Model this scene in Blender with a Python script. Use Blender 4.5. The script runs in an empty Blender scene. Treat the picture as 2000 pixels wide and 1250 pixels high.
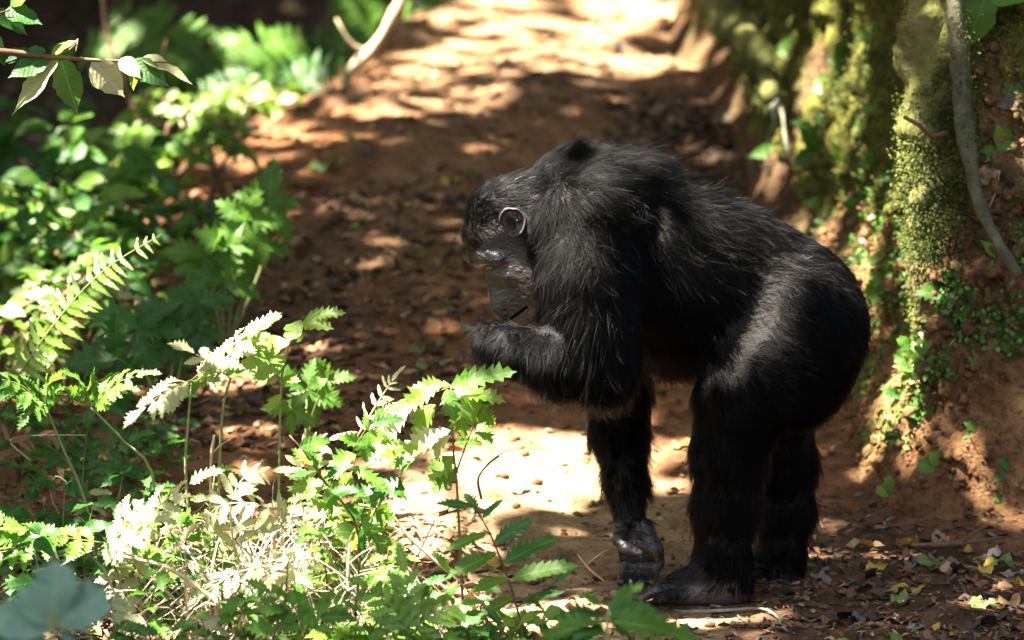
import bpy, bmesh, math, random
import numpy as np
from mathutils import Vector, Matrix, Quaternion

SC = bpy.context.scene
COL = SC.collection
R = math.radians

# ------------------------------------------------------------------ camera
CAM_POS = Vector((0.0, -10.0, 1.61)); PITCH = R(6.0); FPX = 10050.0      # focal length in pixels of a 2000 px wide frame
cam_d = bpy.data.cameras.new('camera'); cam = bpy.data.objects.new('camera', cam_d); COL.objects.link(cam)
cam.location = CAM_POS; cam.rotation_euler = (R(90) - PITCH, 0, 0)
cam_d.sensor_width = 36; cam_d.lens = 36 * FPX / 2000; cam_d.clip_end = 500
cam_d.dof.use_dof = True; cam_d.dof.focus_distance = 9.98; cam_d.dof.aperture_fstop = 3.7
SC.camera = cam
# ------------------------------------------------------------------ sky and sun
SUN_DIR = Vector((-0.42, -0.13, 0.90)).normalized()                       # towards the sun
SUN_EL = math.asin(SUN_DIR.z); SUN_AZ = math.atan2(SUN_DIR.x, SUN_DIR.y)
world = bpy.data.worlds.new('World'); SC.world = world; world.use_nodes = True
wn = world.node_tree; wn.nodes.clear()
w_out = wn.nodes.new('ShaderNodeOutputWorld'); w_bg = wn.nodes.new('ShaderNodeBackground'); w_sky = wn.nodes.new('ShaderNodeTexSky')
w_sky.sky_type = 'NISHITA'; w_sky.sun_disc = False; w_sky.sun_elevation = SUN_EL; w_sky.sun_rotation = SUN_AZ
w_sky.air_density = 1.0; w_sky.dust_density = 6.0; w_sky.ozone_density = 0.6
w_bg.inputs['Strength'].default_value = 0.05
wn.links.new(w_sky.outputs[0], w_bg.inputs[0]); wn.links.new(w_bg.outputs[0], w_out.inputs[0])
sun_d = bpy.data.lights.new('sun', 'SUN'); sun = bpy.data.objects.new('sun', sun_d); COL.objects.link(sun)
sun_d.energy = 5.0; sun_d.angle = R(0.53); sun_d.color = (1.0, 0.93, 0.80)
sun.location = SUN_DIR * 30; sun.rotation_euler = SUN_DIR.to_track_quat('Z', 'Y').to_euler()
SC.view_settings.view_transform = 'Standard'; SC.view_settings.look = 'None'
SC.view_settings.exposure = 3.8; SC.view_settings.gamma = 1.0; SC.view_settings.use_curve_mapping = False
SC.cycles.use_denoising = True; SC.cycles.use_adaptive_sampling = False; SC.cycles.max_bounces = 8; SC.cycles.diffuse_bounces = 3; SC.cycles.glossy_bounces = 2
SC.cycles.transmission_bounces = 4; SC.cycles.transparent_max_bounces = 8; SC.cycles.sample_clamp_indirect = 6
SC.cycles.caustics_reflective = False; SC.cycles.caustics_refractive = False
SC.cycles_curves.shape = 'RIBBONS'; SC.cycles_curves.subdivisions = 2
# ------------------------------------------------------------------ helpers
rng = np.random.default_rng(7); random.seed(7)
FWD = Vector((0, math.cos(PITCH), -math.sin(PITCH))); UPV = Vector((0, math.sin(PITCH), math.cos(PITCH)))

def W(px, py, Y):
    """world point at distance Y that stands at this place of the photograph"""
    d = FWD + Vector((1, 0, 0)) * ((px - 1000) / FPX) + UPV * ((625 - py) / FPX)
    return CAM_POS + d * ((Y + 10.0) / d.y)

def obj(name, mesh, mat=None, parent=None):
    o = bpy.data.objects.new(name, mesh); COL.objects.link(o)
    if mat is not None and len(mesh.materials) == 0: mesh.materials.append(mat)
    if parent is not None: o.parent = parent
    return o

def thing(name, label, cat, loc=(0, 0, 0), group=None, rot=None):
    o = bpy.data.objects.new(name, None); COL.objects.link(o); o.location = loc; o.empty_display_size = 0.05
    if rot is not None: o.rotation_euler = rot
    return tag(o, label, cat, group)

def tag(o, label, cat=None, group=None, kind=None):
    o['label'] = label
    if cat: o['category'] = cat
    if group: o['group'] = group
    if kind: o['kind'] = kind
    return o

def mesh_of(name, verts, faces, smooth=True):
    me = bpy.data.meshes.new(name)
    if isinstance(verts, np.ndarray): verts = verts.reshape(-1, 3)
    if isinstance(faces, np.ndarray):
        n = len(faces); k = faces.shape[1]
        me.vertices.add(len(verts)); me.vertices.foreach_set('co', np.ascontiguousarray(verts, dtype=np.float32).ravel())
        me.loops.add(n * k); me.loops.foreach_set('vertex_index', np.ascontiguousarray(faces, dtype=np.int32).ravel())
        me.polygons.add(n); me.polygons.foreach_set('loop_start', np.arange(0, n * k, k, dtype=np.int32))
        me.update(calc_edges=True); me.validate()
    else:
        me.from_pydata([tuple(v) for v in verts], [], [tuple(f) for f in faces]); me.update()
    if smooth: me.polygons.foreach_set('use_smooth', np.ones(len(me.polygons), dtype=bool))
    return me

def fattr(me, name, vals):
    a = me.attributes.new(name, 'FLOAT', 'POINT'); a.data.foreach_set('value', np.ascontiguousarray(vals, dtype=np.float32))

def hash3(i, j, k, s):
    h = (i.astype(np.int64) * 374761393 + j.astype(np.int64) * 668265263 + k.astype(np.int64) * 2147483647 + s * 974711) & 0x7fffffff
    h = ((h ^ (h >> 13)) * 1274126177) & 0x7fffffff
    return ((h ^ (h >> 16)) & 0xffff) / 65535.0

def vnoise(p, seed=0):
    p = np.asarray(p, dtype=np.float64); i = np.floor(p).astype(np.int64); f = p - i; f = f * f * (3 - 2 * f)
    out = 0
    for a in (0, 1):
        for b in (0, 1):
            for c in (0, 1):
                w = (f[:, 0] if a else 1 - f[:, 0]) * (f[:, 1] if b else 1 - f[:, 1]) * (f[:, 2] if c else 1 - f[:, 2])
                out = out + w * hash3(i[:, 0] + a, i[:, 1] + b, i[:, 2] + c, seed)
    return out * 2 - 1

def fbm(p, octv=4, seed=0, gain=0.5):
    p = np.asarray(p, dtype=np.float64); s = 0; a = 1.0
    for o in range(octv):
        s = s + a * vnoise(p * 2 ** o + 17.3 * o, seed + o); a *= gain
    return s

def sstep(a, b, x):
    t = np.clip((x - a) / (b - a), 0, 1); return t * t * (3 - 2 * t)

def grid_faces(nu, nv):
    i = np.arange(nu - 1)[:, None] * nv + np.arange(nv - 1)[None, :]; i = i.ravel()
    return np.stack([i, i + nv, i + nv + 1, i + 1], 1)

def spline(pts, n):
    """smooth curve through points, n samples"""
    P = np.array([list(p) for p in pts], dtype=float); m = len(P)
    if m == 2: return P[0] + (P[1] - P[0]) * np.linspace(0, 1, n)[:, None]
    Q = np.vstack([2 * P[0] - P[1], P, 2 * P[-1] - P[-2]])
    t = np.linspace(0, m - 1 - 1e-6, n); i = t.astype(int); f = (t - i)[:, None]
    a, b, c, d = Q[i], Q[i + 1], Q[i + 2], Q[i + 3]
    return 0.5 * (2 * b + (c - a) * f + (2 * a - 5 * b + 4 * c - d) * f ** 2 + (3 * b - a - 3 * c + d) * f ** 3)

def tube_data(pts, radii, sides=7, wob=0.0, seed=0):
    P = np.asarray(pts, float); n = len(P); rad = np.asarray(radii, float) * np.ones(n)
    T = np.gradient(P, axis=0); T /= np.linalg.norm(T, axis=1)[:, None] + 1e-9
    ref = np.array([0.31, 0.77, 0.55]); A = np.cross(T, ref); A /= np.linalg.norm(A, axis=1)[:, None] + 1e-9; B = np.cross(T, A)
    an = np.linspace(0, 2 * np.pi, sides, endpoint=False)
    V = P[:, None, :] + rad[:, None, None] * (np.cos(an)[None, :, None] * A[:, None, :] + np.sin(an)[None, :, None] * B[:, None, :])
    V = V.reshape(-1, 3)
    if wob:
        V = V + (fbm(V * 14 + seed * 3.1, 3, seed)[:, None]) * wob * np.repeat(rad, sides)[:, None] * (V - np.repeat(P, sides, 0)) / (np.repeat(rad, sides)[:, None] + 1e-9)
    F = []
    for i in range(n - 1):
        for j in range(sides):
            a = i * sides + j; b = i * sides + (j + 1) % sides
            F.append((a, b, b + sides, a + sides))
    F.append(tuple(range(sides))[::-1]); F.append(tuple((n - 1) * sides + j for j in range(sides)))
    return V, F

def tubes_mesh(name, specs, sides=7, wob=0.0):
    """several connected tubes of one stem in one mesh"""
    VV = []; FF = []; off = 0
    for k, (pts, rad) in enumerate(specs):
        V, F = tube_data(pts, rad, sides, wob, k)
        VV.append(V); FF += [tuple(i + off for i in f) for f in F]; off += len(V)
    return mesh_of(name, [tuple(v) for v in np.vstack(VV)], FF)

# ------------------------------------------------------------------ materials
class NT:
    def __init__(s, name):
        s.m = bpy.data.materials.new(name); s.m.use_nodes = True; s.t = s.m.node_tree; s.t.nodes.clear()
        s.out = s.n('ShaderNodeOutputMaterial')
    def n(s, typ, **kw):
        x = s.t.nodes.new(typ)
        for k, v in kw.items():
            if k.startswith('i_'):
                key = k[2:]; key = int(key) if key.isdigit() else key.replace('_', ' ')
                x.inputs[key].default_value = v
            else: setattr(x, k, v)
        return x
    def l(s, a, b): s.t.links.new(a, b)
    def ramp(s, fac, stops):
        r = s.n('ShaderNodeValToRGB'); e = r.color_ramp.elements
        while len(e) < len(stops): e.new(0.5)
        for x, (p, c) in zip(e, stops): x.position = p; x.color = (*c, 1) if len(c) == 3 else c
        s.l(fac, r.inputs[0]); return r.outputs[0]
    def noise(s, vec, scale, detail=6, rough=0.6, out=0):
        x = s.n('ShaderNodeTexNoise'); x.inputs['Scale'].default_value = scale; x.inputs['Detail'].default_value = detail
        x.inputs['Roughness'].default_value = rough; s.l(vec, x.inputs['Vector']); return x.outputs[out]
    def mix(s, fac, a, b, mode='MIX'):
        x = s.n('ShaderNodeMix', data_type='RGBA', blend_type=mode)
        for v, idx in ((fac, 0), (a, 6), (b, 7)):
            if hasattr(v, 'is_linked') or hasattr(v, 'links'): s.l(v, x.inputs[idx])
            else: x.inputs[idx].default_value = v if idx == 0 else ((*v, 1) if len(v) == 3 else v)
        return x.outputs[2]
    def math(s, op, a, b=None, clamp=False):
        x = s.n('ShaderNodeMath', operation=op, use_clamp=clamp)
        for v, i in ((a, 0), (b, 1)):
            if v is None: continue
            if hasattr(v, 'links'): s.l(v, x.inputs[i])
            else: x.inputs[i].default_value = v
        return x.outputs[0]
    def bump(s, h, strength=0.5, dist=0.01):
        x = s.n('ShaderNodeBump'); x.inputs['Strength'].default_value = strength; x.inputs['Distance'].default_value = dist
        s.l(h, x.inputs['Height']); return x.outputs[0]

def leaf_material(name, dark, light, vein, transl=0.35, rough=0.5, spec=0.3, tcol=None, spots=None):
    t = NT(name); tc = t.n('ShaderNodeTexCoord'); oi = t.n('ShaderNodeObjectInfo')
    sep = t.n('ShaderNodeSeparateXYZ'); t.l(tc.outputs['Object'], sep.inputs[0])
    ax = t.math('ABSOLUTE', sep.outputs[0])
    nz = t.noise(tc.outputs['Object'], 5.0, 4)
    f = t.math('ADD', t.math('MULTIPLY', oi.outputs['Random'], 0.75), t.math('MULTIPLY', nz, 0.3), True)
    base = t.mix(f, dark, light)
    side = t.math('SINE', t.math('MULTIPLY', t.math('SUBTRACT', sep.outputs[1], t.math('MULTIPLY', ax, 0.9)), 55.0))
    sv = t.math('MULTIPLY', t.math('GREATER_THAN', side, 0.95), 0.14)
    mid = t.math('LESS_THAN', ax, 0.012)
    v = t.math('MAXIMUM', sv, mid)
    col = t.mix(t.math('MULTIPLY', v, 0.65), base, vein)
    if spots:
        sp = t.math('GREATER_THAN', t.noise(tc.outputs['Object'], 9.0, 5, 0.7), 0.62)
        col = t.mix(t.math('MULTIPLY', sp, 0.7), col, spots)
    p = t.n('ShaderNodeBsdfPrincipled'); p.inputs['Roughness'].default_value = rough; p.inputs['Specular IOR Level'].default_value = spec
    t.l(col, p.inputs['Base Color'])
    bm = t.bump(t.math('ADD', t.math('MULTIPLY', side, 0.10), t.math('MULTIPLY', nz, 1.5)), 0.22, 0.008); t.l(bm, p.inputs['Normal'])
    tr = t.n('ShaderNodeBsdfTranslucent'); tcn = t.mix(0.6, col, tcol or light, 'MIX'); t.l(tcn, tr.inputs[0])
    mx = t.n('ShaderNodeMixShader'); mx.inputs[0].default_value = transl; t.l(p.outputs[0], mx.inputs[1]); t.l(tr.outputs[0], mx.inputs[2])
    t.l(mx.outputs[0], t.out.inputs[0]); return t.m

def rough_material(name, stops, scale=8.0, bump=0.5, dist=0.01, rough=0.85, spec=0.2, stretch=None, fine=60.0, perobj=0.0):
    t = NT(name); tc = t.n('ShaderNodeTexCoord'); vec = tc.outputs['Object']
    if stretch:
        mp = t.n('ShaderNodeMapping'); mp.inputs['Scale'].default_value = stretch; t.l(vec, mp.inputs[0]); vec = mp.outputs[0]
    nz = t.noise(vec, scale, 7, 0.62); nf = t.noise(vec, fine, 4, 0.6)
    f = t.math('ADD', t.math('MULTIPLY', nz, 0.75), t.math('MULTIPLY', nf, 0.3))
    if perobj:
        oi = t.n('ShaderNodeObjectInfo'); f = t.math('ADD', f, t.math('MULTIPLY', t.math('SUBTRACT', oi.outputs['Random'], 0.5), perobj))
    col = t.ramp(f, stops)
    p = t.n('ShaderNodeBsdfPrincipled'); p.inputs['Roughness'].default_value = rough; p.inputs['Specular IOR Level'].default_value = spec
    t.l(col, p.inputs['Base Color']); t.l(t.bump(f, bump, dist), p.inputs['Normal']); t.l(p.outputs[0], t.out.inputs[0]); return t.m
# ------------------------------------------------------------------ terrain
_py = np.linspace(-60, 60, 4801)
_pz = np.interp(_py, [-60, -10, -2, 0, 0.45, 1, 2, 4, 6, 8, 12, 20, 60], [-2.2, -0.35, -0.10, 0, 0.02, 0.13, 0.30, 0.63, 0.93, 1.2, 1.7, 2.6, 9])
_k = np.hanning(25); _k /= _k.sum(); _pz = np.convolve(np.pad(_pz, 12, mode='edge'), _k, 'valid')

def prof(y): return np.interp(y, _py, _pz)
def edge_x(y): return np.interp(y, [-60, -3, 0, 1, 2, 3, 4, 4.9, 5.9, 7, 9, 60], [-9, -1.75, -1.4, -1.15, -1.05, -0.97, -0.83, -0.48, -0.16, 0.2, 0.7, 4])

def ground_smooth(x, y):
    x = np.asarray(x, float); y = np.asarray(y, float)
    d = np.maximum(0, edge_x(y) - x)
    drop = np.sqrt(d * d + 0.12 ** 2) - 0.12
    drop = 2.0 * np.tanh(drop * 0.8 / 2.0) * sstep(-1.5, 1.5, y) + 0.25 * np.tanh(drop) * (1 - sstep(-1.5, 1.5, y))
    hill = np.logaddexp(0, (y - 8.5) * 2) / 2 * 0.95 * sstep(0.1, 1.5, d)
    crown = -0.05 * sstep(0.2, 1.2, -(x)) * sstep(1.0, 3.0, y)
    return prof(y) - drop + hill + crown

def ground_z(x, y):
    x = np.asarray(x, float); y = np.asarray(y, float); sh = x.shape; xf = x.ravel(); yf = y.ravel()
    p = np.stack([xf, yf, np.zeros_like(xf)], 1)
    calm = 1 - 0.75 * np.exp(-(((xf - 0.42) / 0.30) ** 2 + ((yf - 0.1) / 0.28) ** 2))
    far = sstep(0.8, 4.0, yf)
    n = 0.018 * fbm(p * np.array([2.3, 2.3, 1]), 3, 3) + 0.012 * fbm(p * np.array([6, 8, 1]), 4, 9) + 0.02 * far * fbm(p * np.array([3.5, 2.2, 1]), 3, 21)
    n = n + 0.006 * np.abs(fbm(p * np.array([22, 34, 1]), 3, 14))
    return (ground_smooth(xf, yf) + n * calm).reshape(sh)

def axis(lo, hi, step, far, n):
    a = np.arange(lo, hi, step); g = np.geomspace(step, 1, n); 
    left = lo - np.cumsum(np.geomspace(step, far * 0.35, n))[::-1]; right = hi + np.cumsum(np.geomspace(step, far * 0.35, n))
    return np.concatenate([left, a, right])
gx = axis(-2.2, 1.4, 0.02, 18, 26); gy = axis(-1.6, 6.4, 0.022, 18, 26)
GX, GY = np.meshgrid(gx, gy, indexing='ij'); GZ = ground_z(GX, GY)
me = mesh_of('ground', np.stack([GX, GY, GZ], -1).reshape(-1, 3), grid_faces(len(gx), len(gy)))
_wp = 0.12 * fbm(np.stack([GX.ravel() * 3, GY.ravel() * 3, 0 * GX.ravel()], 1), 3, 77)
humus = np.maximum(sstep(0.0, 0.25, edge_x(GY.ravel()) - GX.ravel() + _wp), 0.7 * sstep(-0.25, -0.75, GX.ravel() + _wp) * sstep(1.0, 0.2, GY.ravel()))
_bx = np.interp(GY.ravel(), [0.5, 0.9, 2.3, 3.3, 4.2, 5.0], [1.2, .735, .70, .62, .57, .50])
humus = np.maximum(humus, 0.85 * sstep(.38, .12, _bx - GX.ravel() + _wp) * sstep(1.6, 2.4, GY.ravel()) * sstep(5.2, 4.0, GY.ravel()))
humus = np.maximum(humus, 0.6 * sstep(.3, .55, GX.ravel() + _wp) * sstep(1.2, .4, GY.ravel()))  # ground right of and behind the hind legs toned darker
fattr(me, 'dry', sstep(1.5, 1.0, GY.ravel() + 2 * _wp) * sstep(-0.5, -0.1, GX.ravel() + _wp) * sstep(.45, .18, GX.ravel() + _wp) + 0.30 * sstep(2.0, 3.4, GY.ravel() + 2 * _wp) * sstep(-.55, -.2, GX.ravel() + _wp) + 0.2 * sstep(4.6, 5.4, GY.ravel() + 2 * _wp))  # tan soil, lightened further to imitate the sunlit patch and brighter upper path
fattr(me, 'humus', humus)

t = NT('forest_soil'); tc = t.n('ShaderNodeTexCoord'); v = tc.outputs['Object']
n1 = t.noise(v, 1.4, 5, 0.6); n2 = t.noise(v, 14.0, 7, 0.65); n3 = t.noise(v, 70.0, 5, 0.65)
f = t.math('ADD', t.math('MULTIPLY', n2, 0.65), t.math('MULTIPLY', n3, 0.35))
c1 = t.ramp(f, [(0.30, (0.042, 0.020, 0.010)), (0.46, (0.155, 0.066, 0.028)), (0.58, (0.25, 0.115, 0.050)), (0.72, (0.36, 0.20, 0.105))])
c2 = t.ramp(f, [(0.30, (0.028, 0.014, 0.008)), (0.48, (0.085, 0.042, 0.022)), (0.66, (0.18, 0.098, 0.054))])
c = t.mix(t.ramp(n1, [(0.40, (0, 0, 0)), (0.6, (1, 1, 1))]), c1, c2)
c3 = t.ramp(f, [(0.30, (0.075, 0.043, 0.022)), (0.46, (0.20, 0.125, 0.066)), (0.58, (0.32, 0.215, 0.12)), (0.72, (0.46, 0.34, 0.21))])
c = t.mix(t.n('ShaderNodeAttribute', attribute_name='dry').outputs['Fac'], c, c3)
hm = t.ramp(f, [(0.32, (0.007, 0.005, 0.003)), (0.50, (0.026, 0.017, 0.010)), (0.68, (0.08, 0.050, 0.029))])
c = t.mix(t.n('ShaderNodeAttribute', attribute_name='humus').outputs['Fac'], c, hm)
p = t.n('ShaderNodeBsdfPrincipled'); p.inputs['Roughness'].default_value = 0.9; p.inputs['Specular IOR Level'].default_value = 0.15
t.l(c, p.inputs['Base Color']); t.l(t.bump(f, 0.9, 0.02), p.inputs['Normal']); t.l(p.outputs[0], t.out.inputs[0])
M_SOIL = t.m
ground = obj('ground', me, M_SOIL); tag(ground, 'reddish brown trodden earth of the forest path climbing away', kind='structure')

# ------------------------------------------------------------------ earth bank on the right of the path
bank_pts = [(6, -0.6), (3.2, 0.1), (1.9, 0.42), (1.3, 0.56), (0.98, 0.62), (0.80, 0.70), (0.735, 0.90), (0.725, 1.3), (0.70, 2.3), (0.62, 3.3), (0.57, 4.2), (0.50, 5.0), (0.52, 6.0), (0.8, 7.4), (1.6, 9.5), (4, 14)]
bl = spline(bank_pts, 1500)
seg = np.concatenate([[0], np.cumsum(np.linalg.norm(np.diff(bl, axis=0), axis=1))])
_fine = []; _s = seg[0]
while _s < seg[-1]:
    _fine.append(_s); _x = np.interp(_s, seg, bl[:, 0]); _y = np.interp(_s, seg, bl[:, 1]); _s += 0.012 if (_x < 1.35 and _y < 2.2) else 0.02 if (_x < 1.5 and _y < 6) else 0.08
s_near = np.array(_fine)
bx = np.interp(s_near, seg, bl[:, 0]); by = np.interp(s_near, seg, bl[:, 1])
tx = np.gradient(bx, s_near); ty = np.gradient(by, s_near); tl = np.hypot(tx, ty)
nx, ny = ty / tl, -tx / tl                                       # into the bank (to the right when walking up)
for _ in range(30):
    nx = np.convolve(np.pad(nx, 2, mode='edge'), [.1, .2, .4, .2, .1], 'valid'); ny = np.convolve(np.pad(ny, 2, mode='edge'), [.1, .2, .4, .2, .1], 'valid')
nl = np.hypot(nx, ny); nx /= nl; ny /= nl
vz = np.concatenate([np.arange(-0.12, 1.3, 0.012), np.linspace(1.32, 2.6, 24)])
U, Vv = np.meshgrid(np.arange(len(s_near)), vz, indexing='ij')
ins = np.interp(vz, [-0.12, 0, 0.06, 0.2, 0.45, 0.62, 0.9, 1.3, 1.9, 2.6], [-0.10, 0, 0.035, 0.085, 0.15, 0.165, 0.22, 0.40, 0.75, 1.8])
BXg = bx[U] + nx[U] * ins[None, :]; BYg = by[U] + ny[U] * ins[None, :]
BZg = ground_smooth(bx, by)[U] + Vv
bp = np.stack([BXg, BYg, BZg], -1).reshape(-1, 3)
dn = 0.075 * fbm(bp * 1.7, 3, 31) + 0.038 * fbm(bp * np.array([4.5, 4.5, 5.0]), 4, 33) + 0.030 * np.abs(fbm(bp * np.array([17, 17, 7]), 3, 35)) + 0.018 * fbm(bp * np.array([48, 48, 26]), 2, 37) - 0.02 * sstep(.25, .6, fbm(bp * np.array([9, 9, 9]), 3, 38))
dn = dn * np.clip((Vv.ravel() + 0.1) / 0.3, 0.15, 1)
NXf = np.repeat(nx, len(vz)); NYf = np.repeat(ny, len(vz))
bp[:, 0] += NXf * dn; bp[:, 1] += NYf * dn; bp[:, 2] += 0.25 * dn
# ground above the wall runs on to the right
top = bp.reshape(len(s_near), len(vz), 3)[:, -1, :]
ext = []
for dd, dz in ((1.0, 0.35), (3.0, 0.9), (8.0, 2.0), (25.0, 5.0)):
    e = top.copy(); e[:, 0] += nx * dd; e[:, 1] += ny * dd; e[:, 2] += dz; ext.append(e)
full = np.concatenate([bp.reshape(len(s_near), len(vz), 3)] + [e[:, None, :] for e in ext], 1)
nvz = full.shape[1]
me = mesh_of('earth_bank', full.reshape(-1, 3), grid_faces(len(s_near), nvz))
fl = full.reshape(-1, 3)
hz = np.repeat(np.concatenate([vz, [3] * 4])[None, :], len(s_near), 0).ravel()
mm = fbm(fl * np.array([2.6, 2.6, 2.2]), 4, 41)
left_face = sstep(0.80, 1.15, fl[:, 1])
want = left_face * np.maximum(sstep(0.12, 0.5, hz) * 0.95, sstep(1.4, 2.4, fl[:, 1]) * sstep(0.04, 0.2, hz) * 1.15) + (1 - left_face) * (sstep(0.42, 0.60, hz) * 0.9)
strip = np.exp(-((fl[:, 1] - 0.95) / 0.22) ** 2) * sstep(1.2, 0.7, hz) * sstep(0.15, 0.3, hz)   # bare earth along the corner
moss = np.clip(want * 1.1 - 0.75 * strip + 0.75 * mm - 0.28, 0, 1)
fattr(me, 'moss', moss); fattr(me, 'damp', np.clip(sstep(1.3, 2.2, fl[:, 1]) + 1.0 * sstep(0.95, 0.80, fl[:, 1]) * sstep(.40, .60, hz), 0, 1))  # earth toned darker further up the path and high on the front
t = NT('mossy_earth'); tc = t.n('ShaderNodeTexCoord'); v = tc.outputs['Object']
n2 = t.noise(v, 11.0, 7, 0.65); n3 = t.noise(v, 60.0, 5, 0.65); f = t.math('ADD', t.math('MULTIPLY', n2, 0.6), t.math('MULTIPLY', n3, 0.4))
soil = t.ramp(f, [(0.32, (0.05, 0.023, 0.011)), (0.47, (0.20, 0.092, 0.038)), (0.60, (0.33, 0.175, 0.075)), (0.72, (0.42, 0.27, 0.14))])
mg = t.ramp(f, [(0.33, (0.022, 0.024, 0.006)), (0.5, (0.085, 0.086, 0.015)), (0.66, (0.19, 0.175, 0.034))])
at = t.n('ShaderNodeAttribute', attribute_name='moss')
mf = t.math('ADD', at.outputs['Fac'], t.math('MULTIPLY', t.math('SUBTRACT', n2, 0.5), 1.3))
mfr = t.ramp(mf, [(0.34, (0, 0, 0)), (0.52, (1, 1, 1))])
algae = t.ramp(t.noise(v, 3.0, 4, 0.6), [(0.5, (0, 0, 0)), (0.68, (0.55, 0.55, 0.55))])
sep_ = t.n('ShaderNodeSeparateXYZ'); t.l(v, sep_.inputs[0])
dark_earth = t.math('MULTIPLY', t.ramp(t.noise(v, 1.6, 4, .6), [(0.35, (1, 1, 1)), (0.6, (0, 0, 0))]), 0.75)
dark_earth = t.math('MAXIMUM', dark_earth, t.math('MULTIPLY', t.n('ShaderNodeAttribute', attribute_name='damp').outputs['Fac'], 0.85))
soil = t.mix(dark_earth, soil, t.ramp(f, [(0.32, (0.020, 0.012, 0.007)), (0.66, (0.12, 0.07, 0.035))]))
soil = t.mix(algae, soil, (0.16, 0.15, 0.055))
pit_shade = t.ramp(t.noise(v, 38.0, 6, 0.7), [(0.30, (1, 1, 1)), (0.42, (0, 0, 0))])  # crack shade painted as dark specks, relief alone reads too faint
soil = t.mix(t.math('MULTIPLY', pit_shade, 0.6), soil, (0.035, 0.018, 0.010))
c = t.mix(mfr, soil, mg)
p = t.n('ShaderNodeBsdfPrincipled'); p.inputs['Roughness'].default_value = 0.92; p.inputs['Specular IOR Level'].default_value = 0.12
t.l(c, p.inputs['Base Color']); t.l(t.bump(f, 1.0, 0.05), p.inputs['Normal']); t.l(p.outputs[0], t.out.inputs[0])
bank = obj('earth_bank', me, t.m); tag(bank, 'steep earth bank with moss and bare orange soil beside the path', kind='structure')
BANK_V = fl; BANK_MOSS = moss; BANK_H = hz
BANK_N = np.zeros((len(fl), 3)); me.vertices.foreach_get('co', np.zeros(len(fl) * 3, dtype=np.float32))
_nn = np.zeros(len(fl) * 3, dtype=np.float32); me.vertex_normals.foreach_get('vector', _nn); BANK_N = _nn.reshape(-1, 3)
# ------------------------------------------------------------------ chimpanzee
# the body is one surface grown from blended limb volumes
H = 0.0030
BOX0 = np.array([-0.15, -0.27, -0.05]); BOX1 = np.array([0.78, 0.50, 0.96])
DIM = np.ceil((BOX1 - BOX0) / H).astype(int)
F = np.full(DIM, 1.0, dtype=np.float32)
AX = [BOX0[i] + H * np.arange(DIM[i]) for i in range(3)]

def _local(lo, hi):
    a = np.clip(np.floor((lo - BOX0) / H).astype(int), 0, DIM); b = np.clip(np.ceil((hi - BOX0) / H).astype(int) + 1, 0, DIM)
    sl = tuple(slice(a[i], b[i]) for i in range(3))
    X, Y, Z = np.meshgrid(AX[0][sl[0]], AX[1][sl[1]], AX[2][sl[2]], indexing='ij', sparse=True)
    return sl, X, Y, Z

def _blend(sl, d, k, sub=False):
    cur = F[sl]
    if sub:
        h = np.maximum(k - np.abs(cur + d), 0) / k; F[sl] = np.maximum(cur, -d) + h * h * k * 0.25
    else:
        h = np.maximum(k - np.abs(cur - d), 0) / k; F[sl] = np.minimum(cur, d) - h * h * k * 0.25

def w3(p): return np.array(W(*p))

def cone(a, ra, b, rb, k=0.03, sub=False):
    """rounded cone between two picture points (px, py, depth) with radii in mm"""
    A = w3(a); B = w3(b); ra = ra / 1000; rb = rb / 1000; m = max(ra, rb) + k + 0.04
    sl, X, Y, Z = _local(np.minimum(A, B) - m, np.maximum(A, B) + m)
    d = B - A; L2 = float(d @ d) + 1e-12
    t = np.clip(((X - A[0]) * d[0] + (Y - A[1]) * d[1] + (Z - A[2]) * d[2]) / L2, 0, 1)
    dist = np.sqrt((X - A[0] - t * d[0]) ** 2 + (Y - A[1] - t * d[1]) ** 2 + (Z - A[2] - t * d[2]) ** 2) - (ra + (rb - ra) * t)
    _blend(sl, dist.astype(np.float32), k, sub)

def chain(pts, k=0.03):
    for (a, b) in zip(pts[:-1], pts[1:]): cone(a[:3], a[3], b[:3], b[3], k)

def ell(c, r, k=0.03, rot=0.0, sub=False):
    """ellipsoid, radii mm along picture x, depth, picture y, turned by rot degrees in the picture plane"""
    C = w3(c); r = np.array(r) / 1000; m = r.max() + k + 0.03
    sl, X, Y, Z = _local(C - m, C + m)
    ca, sa = math.cos(R(rot)), math.sin(R(rot)); x = X - C[0]; z = Z - C[2]; y = Y - C[1]
    u = (x * ca + z * sa) / r[0]; w = (-x * sa + z * ca) / r[2]; v = y / r[1]
    q = np.sqrt(u * u + v * v + w * w); g = np.sqrt((u / r[0]) ** 2 + (v / r[1]) ** 2 + (w / r[2]) ** 2) + 1e-6
    _blend(sl, (q * (q - 1) / g).astype(np.float32), k, sub)

T = 0.13                                                        # depth of the spine
# trunk
ell((1185, 492, T), (165, 172, 178), 0.05)
ell((1300, 535, T), (175, 178, 178), 0.06, -12)
ell((1415, 560, T), (165, 165, 166), 0.06, -15)
ell((1540, 605, T), (138, 160, 138), 0.06)
ell((1385, 660, T), (120, 140, 62), 0.05)
cone((1130, 390, T), 72, (1240, 372, T), 58, 0.07)
ell((1632, 640, T + 0.01), (50, 85, 78), 0.04)
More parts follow.
